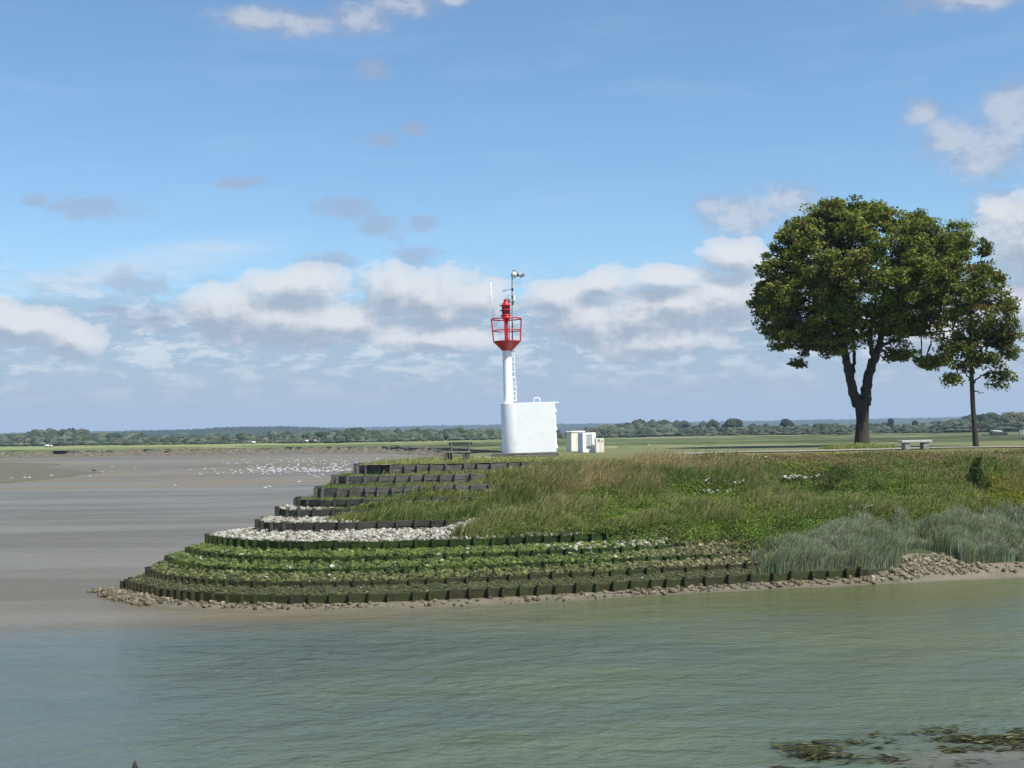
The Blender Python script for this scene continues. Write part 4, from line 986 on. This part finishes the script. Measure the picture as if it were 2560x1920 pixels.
lone = [(28,1199),(62,1197),(74,1197),(129,1192),(257,1183),(339,1175),(280,1170),(438,1218),(663,1223),(675,1221),(748,1208),(787,1193),(794,1197),(545,1187),(501,1188),(475,1177),(528,1175),(225,1194)]
def put(px, py, me, name, sc=1.):
    z = .3
    for _ in range(4):
        p = P(px, py, z); z = mudz(p[0], p[1])
    p = P(px, py, z)
    if me is gm and not (py < 1140): pass
    o = add(name, me, None, tuple(p)); o.rotation_euler = (0, 0, random.choice([0, math.pi])+random.uniform(-.8, .8)); o.scale = (sc,)*3; return o
for (x, y) in lone:
    tag(put(x, y, gm, 'gull', .95), 'white gull standing apart from the flock on the open mudflat', 'gull', 'gulls scattered on the open mud')
cnt = 0
while cnt < 282:
    if random.random() < .55: x = random.gauss(740, 120); y = random.gauss(1178, 5)
    else: x = random.gauss(780, 150); y = random.gauss(1160, 8)
    if not (510 < x < 1130 and 1139 < y < 1191): continue
    if y > 1160 and x > 880: continue
    tag(put(x, y, gm, 'gull', random.uniform(.75, 1.0)), 'white gull resting in the dense flock on the wet mudflat left of the headland', 'gull', 'white gulls of the flock on the mudflat'); cnt += 1
tag(put(235, 1181, cm, 'cormorant', 1.7), 'black cormorant standing alone on the mud at the far left', 'cormorant')
for (x, y, l) in ((1622, 1116, 'white gull on the marsh right of the cabinets'),):
    p = P(x, y, MZ); tag(add('gull', gm, None, tuple(p+np.array([0, 0, .1]))), l, 'gull')

# ---------------------------------------------------------------- wooden bench
def bench():
    b0 = P(1128, 1154, 4.67)
    r = empty('wooden_bench', (b0[0]+.25, b0[1], 4.66), R(-14)); tag(r, 'old wooden bench with one back plank on the grass at the tip of the headland', 'bench')
    W_ = 1.36
    m = MB(); m.box((-.03, 0, .46), (W_, .42, .05), b=.01); m.build('seat', M_bwoodt, r)
    m = MB(); m.box((.13, .31, .86), (1.18, .045, .15), b=.01); m.build('backrest', M_bwoodd, r)
    for s_ in (-1, 1):
        m = MB(); V = []
        xx = s_*.44-.02
        m.box((xx, -.02, .2), (.13, .36, .5), b=.015); m.build('leg', M_bwood, r)
        m = MB(); m.tube([(xx+.13, .18, -.06), (xx+.13, .22, .45), (xx+.13, .30, .92)], [.055, .05, .045], 4); m.build('back_post', M_bwood, r)
bench()
# stone bench under the maple
def at(px, py, x_, y_): return
pb_ = P(2288, 1123, 4.77)
r = empty('stone_bench', tuple(pb_), R(8)); tag(r, 'low concrete slab bench without a back between the two trees', 'bench')
m = MB(); m.box((0, 0, .42), (1.72, .52, .13), b=.015); m.build('seat', M_concl, r)
for s_ in (-1, 1):
    m = MB(); m.box((s_*.52, 0, .17), (.30, .42, .36), b=.01); m.build('leg', M_conc, r)
pb_ = P(2566, 1114, 4.77)
r = empty('stone_bench', tuple(pb_), R(8)); tag(r, 'concrete bench cut off by the right edge of the picture', 'bench')
m = MB(); m.box((.55, 0, .42), (1.4, .52, .13), b=.015); m.box((.2, .3, .75), (.9, .08, .3), b=.01); m.build('seat', M_conc, r)
m = MB(); m.box((.3, 0, .17), (.30, .42, .36), b=.01); m.build('leg', M_conc, r)
# gravel path + bare soil
M_path = ground('gravel_path', (.20, .19, .15), (.27, .25, .20), (.13, .14, .07), .8, 5)
def ribbon(name, ctr, wd, mat, dz=.05, lab=None):
    ctr = np.array(ctr); tt = np.linspace(0, len(ctr)-1, 60); cx = np.interp(tt, range(len(ctr)), ctr[:, 0]); cy = np.interp(tt, range(len(ctr)), ctr[:, 1])
    g = np.gradient(np.column_stack([cx, cy]), axis=0); g /= np.linalg.norm(g, axis=1)[:, None]; nn = np.column_stack([-g[:, 1], g[:, 0]])
    wv = wd*(1+.35*(fbm(cx*.8, cy*.8, 3, 6)-.5)); a = np.column_stack([cx, cy])+nn*wv[:, None]/2; b_ = np.column_stack([cx, cy])-nn*wv[:, None]/2
    V = [np.column_stack([q_, platz(q_[:, 0], q_[:, 1])+dz]) for q_ in (b_, (b_*2+a)/3, (b_+2*a)/3, a)]
    V = np.concatenate(V); i = np.arange(59); Q_ = np.concatenate([np.stack([r_*60+i, r_*60+i+1, (r_+1)*60+i+1, (r_+1)*60+i], 1) for r_ in range(3)])
    add(name, meshdata(name, V, Q_, mat, smooth=True))['kind'] = 'structure'
def pp_(px, py): q_ = P(px, py, 4.77); return (q_[0], q_[1])
ribbon('path', [pp_(1690, 1134), pp_(1850, 1129.5), pp_(2020, 1127), pp_(2200, 1123), pp_(2350, 1119.5), pp_(2560, 1117), pp_(2700, 1116)], 2.3, M_path)
ribbon('worn_path', [pp_(2110, 1129), pp_(2150, 1130.5), pp_(2200, 1129.5)], 1.0, M_path, .03)
ribbon('bench_path', [pp_(935, 1157), pp_(1040, 1152), pp_(1130, 1149), pp_(1200, 1144), pp_(1225, 1138)], 1.2, M_path, .02)

# ---------------------------------------------------------------- beacon
BZ = 4.93; bp0 = P(1320, 1131, BZ); SC = F/bp0[1]
root = empty('beacon', (bp0[0], bp0[1], BZ)); root.rotation_euler = (0, R(-.85), 0)
tag(root, 'white harbour beacon with red lantern and red railing on a white block', 'beacon')
def bx(px, py): return (px-1320)/SC+(1131-py)/SC*math.tan(R(1.8))
def bz(py): return (1131-py)/SC
x_l, x_r = bx(1252, 1020), bx(1386, 1020); Hh = bz(1007.5); rad = .82
# block: stadium left end, square right end, hollow-free solid with chamfered top
ol = []
for k in range(25):
    a = math.pi/2+math.pi*k/24; ol.append((x_l+rad+rad*math.cos(a), rad*math.sin(a)))
ol += [(x_r-.02, -rad), (x_r, -rad+.02), (x_r, rad-.02), (x_r-.02, rad)]
ol = np.array(ol); n = len(ol)
m = MB(); cen = ol.mean(0); lv = [(0, 1), (Hh-.02, 1), (Hh, .992)]
V = np.concatenate([np.column_stack([cen+(ol-cen)*s_, np.full(n, z)]) for z, s_ in lv]+[np.array([[*cen, Hh]])])
Q_ = [(j*n+i, j*n+(i+1) % n, (j+1)*n+(i+1) % n, (j+1)*n+i) for j in range(2) for i in range(n)]; T_ = [(2*n+i, 2*n+(i+1) % n, 3*n) for i in range(n)]
m.raw(V, Q_, T_); blk = m.build('block', M_white, root)
for p_ in blk.data.polygons:
    p_.use_smooth = abs(p_.normal.z) < .3 and p_.center.x < x_l+rad
m = MB(); m.box((x_r+.11, 0, Hh-.05), (.24, 1.2, .07), b=.01); m.build('door_canopy', M_white, root)
m = MB(); m.box((x_r+.03, 0, Hh*.46), (.05, 1.0, Hh*.86), b=.01); dr = m.build('door', M_white, root)
for zf in (.82, .46, .10):
    m = MB(); m.box((x_r+.05, -.56, Hh*zf), (.09, .12, .16), b=.01); m.build('hinge', M_white, dr)
xa_, xb_ = bx(1335, 1000), bx(1349, 1000)
m = MB(); hz_ = bz(996); m.tube([(xa_, -.4, Hh-.01), (xa_, -.4, hz_-.05), (xa_+.05, -.4, hz_), (xb_-.05, -.4, hz_), (xb_, -.4, hz_-.05), (xb_, -.4, Hh-.01)], .026, 8); m.build('roof_handle', M_white, root, smooth=True)
m = MB(); m.tube([(x_l+.06, -.1, .33), (x_l-.12, -.1, .33)], .05, 8); m.build('drain_pipe', M_white, root)
# column
cxm = bx(1270.5, 1000); cr = .235
m = MB(); ct = bz(874); m.lathe([(cr+.01, Hh), (cr, Hh+.05), (cr*.97, ct)], (cxm, 0, 0), 32); m.build('column', M_white, root, smooth=True)
# ladder on the right
lx0, lx1 = bx(1279.5, 940), bx(1287.5, 940)
lt, lm, lb = bz(877.5), bz(942), bz(1001)
lad = MB()
lad.box(((lx0+lx1)/2, -.0, (lt+lb)/2), (.001, .001, .001))
lad = MB()
for (a, b_, dx) in ((lm+.02, lt, 0), (lb, lm-.02, .03)):
    for xx in (lx0+dx, lx1+dx): lad.box((xx, -.06, (a+b_)/2), (.045, .05, b_-a), b=.005)
    for zz in (a, b_): lad.box(((lx0+lx1)/2+dx, -.06, zz), (lx1-lx0+.04, .05, .05), b=.005)
    k = 5
    for j in range(1, k): lad.tube([(lx0+dx, -.06, a+(b_-a)*j/k), (lx1+dx, -.06, a+(b_-a)*j/k)], .016, 6)
for zz in (lb+.3, lm, lt-.3): lad.box(((cxm+lx0)/2+.06, .0, zz), (lx0-cxm, .04, .04))
lad.build('ladder', M_white, root)
# red cone basket
ccx = bx(1268, 865); cb = bz(875.5); ctp = bz(852.5); rr = 34/SC
m = MB(); m.lathe([(cr+.0, cb), (cr+.03, cb+.005), (rr-.01, ctp-.03), (rr, ctp), (rr, ctp+.03), (rr-.03, ctp+.03), (.05, ctp-.02)], (ccx, 0, 0), 36); m.build('basket_cone', M_red, root)
def ring(m, cx_, z, r_, tr, n=40):
    m.tube([(cx_+r_*math.cos(2*math.pi*k/n), r_*math.sin(2*math.pi*k/n), z) for k in range(n+1)], tr, 8, cap=False)
rz1, rr1 = bz(795.5), 37.2/SC; rz2, rr2 = bz(824.7), 35.4/SC
m = MB(); ring(m, ccx, rz1, rr1, .035); m.build('top_rail', M_red, root, smooth=True)
m = MB(); ring(m, ccx, rz2, rr2, .028); m.build('mid_rail', M_red, root, smooth=True)
for a in (180, 2, 262, 80):
    ca, sa_ = math.cos(R(a)), math.sin(R(a)); m = MB()
    sg = MB(); sg.tube([(ccx+(rr-.01)*ca, (rr-.01)*sa_, ctp), (ccx+rr2*ca, rr2*sa_, rz2), (ccx+rr1*ca, rr1*sa_, rz1+.02)], .038 if a in (180, 2) else .022, 6); sg.build('stanchion', M_red, root)
# pedestal
pz0, pz1 = ctp, bz(793.5); lr = 10.7/SC
m = MB(); m.lathe([(.16, pz0), (.15, pz0+.04), (.09, pz0+.16), (.08, pz0+.3), (.08, pz1-.3), (.10, pz1-.12), (.22, pz1-.03), (lr+.06, pz1), (lr+.06, pz1+.05), (0, pz1+.05)], (ccx, 0, 0), 20); m.build('pedestal', M_red, root, smooth=True)
m = MB(); m.box((ccx+.14, 0, bz(822)), (.10, .1, .12), b=.02); m.build('valve', M_red, root)
# lantern
def lz(y): return bz(660+y*.1386)
lant = MB(); lant.lathe([(lr+.0, pz1+.05), (lr+.02, pz1+.07), (lr, lz(930)), (lr+.015, lz(905)), (lr-.005, lz(895))], (ccx, 0, 0), 28)
lant.lathe([(lr-.005, lz(830)), (lr+.02, lz(822)), (lr+.02, lz(808)), (lr-.005, lz(800))], (ccx, 0, 0), 28)
lant.lathe([(lr-.005, lz(748)), (lr+.02, lz(742)), (lr+.025, lz(726)), (lr+.01, lz(722)), (.12, lz(662)), (.11, lz(655)), (.13, lz(650)), (.12, lz(632)), (.06, lz(618)), (.02, lz(608)), (.015, lz(594)), (0, lz(592))], (ccx, 0, 0), 28)
ln = lant.build('lantern', M_red, root, smooth=False)
for y1, y2 in ((895, 830), (800, 748)):
    m = MB(); m.lathe([(lr-.03, lz(y1)), (lr-.015, lz((y1+y2)/2)), (lr-.03, lz(y2))], (ccx, 0, 0), 28); m.build('lens_band', M_redd, ln, smooth=True)
    for a in range(0, 360, 60):
        m = MB(); m.box((ccx+(lr-.008)*math.cos(R(a+15)), (lr-.008)*math.sin(R(a+15)), lz((y1+y2)/2)), (.02, .02, lz(y2)-lz(y1)+.02), rz=R(a+15)); m.build('lens_bar', M_red, ln)
for y in (735, 825, 917):
    m = MB(); m.tube([(ccx-lr+.01, -.05, lz(y)), (ccx-lr-.09, -.05, lz(y))], .035, 8); m.build('latch', M_redd, ln)
# whip antenna
m = MB(); a0 = (bx(1233.5, 794), 0, rz1-.1); a1 = (bx(1226.6, 698), 0, bz(698)); m.tube([a0, a1], [.02, .013], 8); m.tube([a1, (a1[0]-.003, 0, a1[2]+.06)], .035, 8)
m.build('whip_antenna', M_white, root, smooth=True)
m = MB(); n=16; m.tube([(a0[0]+.10+.07*math.cos(2*math.pi*k/n), -.02, rz1-.27+.09*math.sin(2*math.pi*k/n)) for k in range(n+1)], .008, 5); m.build('cable_loop', M_dark, root)
# camera mast with hook
mx = bx(1281, 760); 
def mxx(y): return bx(1281-(860-y)*.004, y)
m = MB(); pts = [(mxx(850), -.1, bz(850)), (mxx(800), -.1, bz(800)), (mxx(740), -.1, bz(740)), (mxx(684), -.1, bz(684))]
hx = bx(1281.0, 684); rh = 5.9/SC; zt = bz(680)
for k in range(0, 11):
    a = math.pi-math.pi*k/10; pts.append((hx+rh+rh*math.cos(a), -.1, zt+rh*math.sin(a)*1.1))
m.tube(pts, [.036]*len(pts), 10); ms = m.build('camera_mast', M_galv, root, smooth=True)
m = MB(); m.tube([(mxx(850), -.14, bz(849)), (mxx(820), -.16, bz(820)), (mxx(795), -.14, bz(795))], .014, 5); m.box((mxx(820)+.03, -.14, bz(815)), (.06, .05, .08)); m.box((mxx(807)+.02, -.14, bz(808)), (.06, .05, .06)); m.build('cable', M_dark, ms)
for (cx_, cy_, dr_) in ((1287.5, 685, -1), (1302, 686, 1)):
    m = MB(); X_ = bx(cx_, cy_); Z_ = bz(cy_)
    m.tube([(X_-.12*dr_, -.1, Z_-.02), (X_+.06*dr_, -.12, Z_), (X_+.17*dr_, -.14, Z_+.05)], [.085, .13, .15], 12); m.tube([(X_-.0, -.12, Z_-.1), (X_, -.12, Z_-.16)], [.10, .03], 10)
    hs_ = m.build('camera_head', M_camw, ms, smooth=False)
    m = MB(); m.tube([(X_+.15*dr_, -.139, Z_+.04), (X_+.175*dr_, -.141, Z_+.052)], [.12, .12], 12); m.build('lens', M_dark, hs_)
m = MB(); m.box((bx(1294.5, 686), -.12, bz(686)), (.14, .14, .16), b=.02); m.build('bracket', M_dark, ms)
m = MB(); m.tube([(mxx(696)+.02, -.1, bz(697)), (bx(1290, 691), -.1, bz(690.5))], .014, 5); m.build('brace', M_galv, ms)
m = MB(); m.tube([(mxx(721), -.1, bz(721)), (bx(1260.5, 724), -.1, bz(724))], .022, 6); m.tube([(bx(1261.5, 723), -.1, bz(723.7)), (bx(1257.5, 724), -.1, bz(724.5))], .05, 8); m.build('sensor_arm', M_galv, ms)
for y in (722, 741, 757):
    m = MB(); m.box((mxx(y)+.01, -.1, bz(y)), (.11, .10, .17), b=.02); m.build('clamp', M_dark, ms)
m = MB(); m.tube([(mxx(757)+.03, -.12, bz(760)), (mxx(750)+.08, -.14, bz(752)), (mxx(745)+.05, -.12, bz(744))], .025, 6); m.build('cable_bundle', M_dark, ms)
m = MB(); m.tube([(mxx(742)+.09, -.12, bz(751)), (mxx(742)+.09, -.12, bz(737))], [.07, .055], 10); m.build('junction_box', M_cream, ms)
m = MB(); m.tube([(bx(1273.5, 753), .2, bz(754)), (bx(1271.6, 737), .2, bz(737))], .055, 10); m.tube([(bx(1271.5, 737), .2, bz(737)), (bx(1271.3, 733), .2, bz(733))], [.05, .01], 8); m.build('tube_antenna', M_galv, root, smooth=True)
# concrete plinth under it: own thing
q0, q1 = bx(1231, 1131), bx(1395, 1131)
m = MB(); m.box(((q0+q1)/2, .2, -.02), (q1-q0, 2.6, .30), b=.03); m.box(((q0+q1)/2+.5, -1.3, -.07), (q1-q0-1.3, .5, .16), b=.03)
o = m.build('plinth', M_plinth, None, loc=(bp0[0], bp0[1]-.1, BZ-.135)); tag(o, 'dark weathered concrete plinth under the white beacon block', 'plinth')

BZ = 4.77
# ---------------------------------------------------------------- cabinets
def cab_at(px, py): q_ = P(px, py, BZ); return q_
sc_ = F/cab_at(1450, 1130)[1]
def cm_(pxw): return pxw/sc_
# cream tall cabinet (behind), seen from its left corner
q_ = cab_at(1443, 1128.5); r = empty('utility_cabinet', tuple(q_+np.array([-.05, .6, 0])), R(27)); tag(r, 'tall cream utility cabinet with a rounded cap behind the white concrete housing', 'cabinet')
m = MB(); m.box((0, 0, cm_(24)), (cm_(41), .62, cm_(48)), b=.015); m.build('body', M_cream, r)
m = MB(); m.box((0, 0, cm_(50.2)), (cm_(44), .70, cm_(5)), b=.05); m.build('cap', M_cream, r)
m = MB(); m.box((.2, -.315, cm_(23)), (cm_(26), .02, cm_(40)), b=.005); m.build('door', M_cream, r)
q_ = cab_at(1467, 1131); r = empty('concrete_housing', tuple(q_+np.array([0, -.25, 0])), R(26)); tag(r, 'chipped whitewashed concrete housing framing a grey meter box', 'housing')
W_ = cm_(38); Hc = cm_(48)
m = MB(); m.box((-W_/2+.13, .0, Hc/2), (.24, .62, Hc), b=.02); m.box((W_/2-.16, 0, Hc/2), (.28, .62, Hc), b=.025); m.box((-.02, 0, Hc-.07), (W_-.5, .60, .13), b=.015); m.box((-.02, .05, .14), (W_-.5, .50, .34), b=.02); m.box((0, .28, Hc/2), (W_-.5, .05, Hc-.3)); m.build('shell', M_wconc, r)
m = MB(); m.box((-.03, -.08, Hc*.58), (W_-.58, .4, Hc*.56), b=.01); mb_ = m.build('meter_box', M_greybox, r)
m = MB(); m.box((.03, -.295, Hc*.58), (W_-.80, .02, Hc*.52), b=.004); m.build('door', M_greybox, mb_)
q_ = cab_at(1498.5, 1131); r = empty('double_cabinet', tuple(q_+np.array([0, 0, 0])), R(10)); tag(r, 'small cream double meter cabinet at the right of the cabinet group', 'cabinet')
for k_, (xo, mm, wpx) in enumerate(((-cm_(5.3), M_cream, 9.5), (cm_(5.0), M_creamb, 10.5))):
    m = MB(); m.box((xo, 0, cm_(16.8)), (cm_(wpx), .36, cm_(34)), b=.012); bd = m.build('compartment', mm, r)
    m = MB(); m.box((xo-.0+(.06 if k_ == 0 else 0), -.19, cm_(29 if k_ == 0 else 27)), (cm_(4.5 if k_ == 0 else 2.5), .02, cm_(4.5 if k_ == 0 else 2.8)), b=.003); m.build('lock_plate', M_dark, bd)
    if k_ == 0:
        m = MB(); m.box((xo+.06, -.203, cm_(29)), (cm_(2), .01, cm_(2))); m.build('badge', M_camw, bd)

# ---------------------------------------------------------------- trees
def Z5(x, y): return 1850+x*.42188, 460+y*.42188
def tree(bpx, bpy, limbs, clus, seed, label, name, twigs, leafn, leafsz, cols, cps, crad):
    r_ = np.random.default_rng(seed)
    b0 = P(bpx, bpy, 4.74); sc = F/b0[1]
    root = empty(name, tuple(b0)); tag(root, label, 'tree')
    def loc(x, y, yo=0.):
        px, py = Z5(x, y); zz = (bpy-py)/sc; return np.array([(px-bpx)/sc+zz*math.tan(ROLL)*1.0, yo, zz])
    m = MB(); sk = []
    for L in limbs:
        pts = np.array([loc(x, y, yo) for x, y, rd, yo in L]); rd = np.array([q_[2] for q_ in L])*.42188/sc
        tt = np.linspace(0, len(L)-1, (len(L)-1)*7+1); k_ = tt
        pp = np.column_stack([np.interp(k_, range(len(L)), pts[:, a]) for a in range(3)])
        pp0 = pp.copy()
        for _ in range(3): pp[1:-1] = (pp[:-2]+2*pp[1:-1]+pp[2:])/4
        if pp[0, 2] > 2: pp[1:-1] += r_.normal(size=(len(pp)-2, 3))*.03
        rr_ = np.interp(k_, range(len(L)), rd); m.tube(pp, rr_, 12 if rd[0] > .12 else 7)
        for q_, rq in zip(pp, rr_):
            if rq < .22 and q_[2] > 3.5: sk.append(np.append(q_, rq))
    sk = np.array(sk)
    # clusters
    cl = []
    for (cx_, cy_, rx, ry, rdep, yo, nn, shell) in clus:
        k_ = 0
        while k_ < nn:
            d = r_.normal(size=3); d /= np.linalg.norm(d); rad_ = (shell+(1-shell)*r_.random())
            p = loc(cx_+d[0]*rx*rad_, cy_-d[2]*ry*rad_, yo+d[1]*rdep*rad_)
            g_ = float(fbm(np.array(p[0]*.75+50), np.array(p[2]*.75+p[1]*.6+80), 3, seed))
            k_ += 1
            if g_ < (.38 if shell > .8 else .43): continue
            cl.append(p)
    cl = np.array(cl)
    for p in cl[r_.permutation(len(cl))[:twigs]]:
        c = sk[:, :3]; dd = np.linalg.norm(c-p, axis=1)+1.5*np.maximum(0, c[:, 2]-p[2]); i = dd.argmin(); a = c[i]; L_ = np.linalg.norm(p-a)
        
        if p[2] < a[2]-.3 and np.hypot(*(p-a)[:2]) < 1.2*abs(p[2]-a[2]): continue
        mid = (a+p)/2+np.array([0, 0, .12*L_])+r_.normal(size=3)*.07*L_; q1 = a*.56+p*.19+mid*.25+r_.normal(size=3)*.03*L_
        m.tube([a, q1, mid, p], [min(sk[i, 3]*.6, .018+.016*L_), .014+.010*L_, .012+.005*L_, .007], 5, cap=False)
    V = np.concatenate(m.V); m.build('trunk', M_bark, root, smooth=True)
    N = len(cl)*leafn; c = np.repeat(cl, leafn, 0)
    d = r_.normal(size=(N, 3)); d /= np.linalg.norm(d, axis=1)[:, None]
    pos = c+d*(crad*np.repeat(r_.uniform(.55, 1.25, len(cl)), leafn)*r_.random(N)**.45)[:, None]*np.array([1.15, 1.15, .62])
    pos[:, 2] -= .0
    nb = d*.5+np.array([0, 0, 1.0])
    V = leaves(pos, leafsz, nb, N)
    ci = r_.choice(len(cols), len(cl), p=np.array(cps)/sum(cps)); col = np.array(cols)[np.repeat(ci, leafn)]
    col2 = np.array(cols)[r_.choice(len(cols), N, p=np.array(cps)/sum(cps))]; mm = r_.random(N) < .35; col = np.where(mm[:, None], col2, col)
    col = np.clip(col*(1+.25*r_.normal(size=(N, 1))), .008, .4)
    # spikier leaf: kite plus a crossing lobe
    leafobj('crown', V, col, M_leaf, root)
GL = [(.125,.165,.028),(.180,.205,.042),(.072,.102,.020),(.165,.135,.036),(.200,.215,.055)]
limbs = [[(725,1560,50,0),(724,1500,43,0),(728,1400,37,0),(726,1330,41,0),(722,1280,48,0)],
 [(700,1310,32,0),(672,1220,28,0),(648,1110,25,-.1),(622,1010,23,-.3),(598,900,19,-.6),(560,760,15,-.9),(500,600,9,-1.2),(430,430,4,-1.5)],
 [(652,1190,14,0),(680,1110,12,.1),(692,1040,10,.3),(700,900,9,.7),(706,720,7,1.0),(700,560,5,1.2),(690,400,3,1.4)],
 [(745,1310,34,0),(752,1220,30,0),(775,1110,27,.1),(815,1020,25,.2),(850,930,19,.3),(852,800,15,.2),(862,640,11,0),(900,460,7,-.3),(930,300,3,-.5)],
 [(800,1040,15,.2),(772,960,14,-.3),(768,820,11,-.7),(790,650,7,-1.3),(800,480,4,-1.8)],
 [(850,960,12,.2),(905,935,9,0),(1000,905,8,-.3),(1120,890,6,-.5),(1250,880,4,-.6)],
 [(852,800,9,.2),(930,740,8,.6),(1040,650,6,1.1),(1150,520,4,1.5),(1240,400,2.5,1.8)],
 [(862,700,8,0),(960,600,6,-1),(1080,470,4,-1.8),(1160,330,2.5,-2)],
 [(598,900,10,-.6),(500,840,7,-1.2),(380,800,5,-1.7),(240,800,3,-2)],
 [(590,860,9,-.6),(480,720,7,.2),(340,620,5,.8),(220,520,3,1.2)],
 [(560,760,8,-.9),(440,620,6,-1.8),(330,440,4,-2.4),(260,330,2,-2.6)],
 [(850,985,7,.2),(900,1000,5,.8),(1000,1010,4,1.2),(1150,1040,2.5,1.5)],
 [(610,980,7,-.3),(520,950,5,-1),(400,960,4,-1.6),(330,1030,2,-1.8)]]
clus = [(720,520,560,400,5.6,0,700,.72),(720,530,590,425,4.2,0,330,.9),(290,350,120,120,2.2,0,40,.4),(1080,270,150,110,2.2,0,50,.4),(1330,470,120,170,2.2,.3,60,.4),(700,300,430,190,4.2,0,200,.45),(380,700,270,250,4.2,0,270,.5),(1180,580,290,330,4.0,.5,330,.55),(330,880,220,110,3.2,0,120,.3),(800,820,180,90,3.0,0,40,.3),
        (1000,760,300,200,3.2,.5,110,.3),(1000,1010,130,40,1.6,1.0,34,.2),(1180,1050,150,45,1.5,1.4,44,.2),(500,960,160,60,2.4,-.5,50,.2),(150,640,70,220,2.2,0,60,.2),(620,150,260,60,2.5,0,60,.2),(320,1060,30,22,.4,-1.8,5,.2),
        (1290,340,130,130,2.5,.5,60,.3),(560,560,260,160,3.,-3.,80,.2),(900,500,240,170,2.5,-3.,70,.2)]
tree(2156, 1117, limbs, clus, 5, 'large maple with forked trunk and broad dark green crown on the headland', 'maple_tree', 520, 72, .185, GL, [4, 3.2, 3, .9, 2], .52)
limbs = [[(1398,1560,18,0),(1392,1440,14.5,0),(1383,1300,14,0),(1380,1180,13,0),(1376,1040,11,0),(1376,900,9,.1),(1392,740,7,.2),(1430,560,4.5,.2),(1460,400,2,.2),(1466,300,1,.2)],
 [(1380,1190,6,0),(1350,1140,4.5,-.3),(1310,1110,3.5,-.6),(1220,1160,1.6,-.8)],
 [(1384,1190,6,0),(1420,1150,4.5,.2),(1480,1120,3.5,.4),(1570,1130,2.5,.6)],
 [(1376,1040,6,0),(1440,960,5,-.4),(1540,900,3.5,-.8),(1630,880,2,-1)],
 [(1378,940,6,0),(1320,880,5,.4),(1250,820,3.5,.8),(1180,800,2,1)],
 [(1390,760,5,.2),(1460,680,4,.3),(1540,600,2.5,.3),(1560,530,1.2,.3)],
 [(1385,1060,5,0),(1470,1060,4,.5),(1580,1030,2.5,.8),(1640,980,1.2,1)],
 [(1384,1080,5,0),(1320,1040,4,.5),(1220,1040,2.5,.8),(1140,1090,1.2,1)],
 [(1388,1225,4,0),(1420,1240,2.5,-.2),(1445,1235,1.2,-.2)]]
clus = [(1440,760,190,250,2.6,0,190,.35),(1560,930,110,130,1.8,0,80,.25),(1300,960,130,90,2.0,0,60,.25),(1470,380,22,80,.5,.2,16,.1),(1550,560,28,70,.5,.3,16,.1),(1590,720,60,60,1.,0,30,.2),(1570,1130,60,90,1.2,.5,30,.2),
        (1450,1060,110,60,1.6,.2,36,.2),(1230,1150,55,35,.8,-.7,14,.2),(1300,1080,60,30,.8,-.5,12,.2),(1435,1240,30,22,.4,-.2,7,.1),(1450,520,70,90,1.4,.2,40,.2),(1180,1060,60,40,.8,.9,14,.2),(1640,900,40,60,.8,0,20,.2)]
GL2 = [(.105,.140,.028),(.145,.165,.038),(.066,.090,.018),(.180,.110,.034),(.170,.150,.036)]
tree(2441, 1117, limbs, clus, 11, 'slender younger maple with reddish leaf tips right of the large maple', 'maple_tree', 200, 46, .17, GL2, [4, 3, 3, 1.2, 1.6], .46)
# grass mound at the maple's foot
gm_ = P(2156, 1122, 4.76); n = 1800; aa = rng.uniform(0, 6.28, n); rd = rng.random(n)**.6*2.1
q = np.column_stack([gm_[0]+rd*np.cos(aa)*1.1, gm_[1]+1+rd*np.sin(aa)*.8, np.full(n, 4.76)])
blades('mound_grass', q, .12+.30*(1-rd/2.3), .03, .5, np.clip(OLIVE*(1.25+.25*rng.normal(size=(n, 1))), .01, .4), M_grass, 'raised green grass around the foot of the large maple')

# black tipped pole at the lower left foreground
pt_ = PD(337, 1901, 17.0)
r = empty('marker_pole', (pt_[0], pt_[1], -.6)); tag(r, 'slim pole with a pointed black tip and white band at the bottom left', 'pole')
hp = pt_[2]+.6
m = MB(); m.tube([(0, 0, 0), (0, 0, hp-.11)], .028, 12); m.build('shaft', M_dark, r, smooth=True)
m = MB(); m.lathe([(.034, hp-.19), (.034, hp-.10)], (-.002, 0, 0), 14); m.build('band', M_white, r, smooth=True)
m = MB(); m.lathe([(.036, hp-.10), (.030, hp-.07), (.016, hp-.025), (.002, hp)], (0, 0, 0), 14); m.build('tip', M_black, r, smooth=True)
m = MB(); m.tube([(.035, 0, hp-.16), (.042, 0, hp-.09)], [.015, .008], 8); m.build('catch', M_black, r)

# ---------------------------------------------------------------- haze
hb = MB(); hb.box((0, 3500, 60), (17000, 8000, 124.)); 
mh = bpy.data.materials.new('haze'); mh.use_nodes = True; mh.node_tree.nodes.clear(); t = NT(mh.node_tree)
ho = t.n('ShaderNodeOutputMaterial'); pv = t.n('ShaderNodeVolumePrincipled'); pv.inputs['Color'].default_value = (.55, .74, 1, 1); pv.inputs['Density'].default_value = .00012
pv.inputs['Anisotropy'].default_value = 0.
t.l(pv.outputs[0], ho.inputs['Volume'])
o = hb.build('haze', mh); o['kind'] = 'stuff'
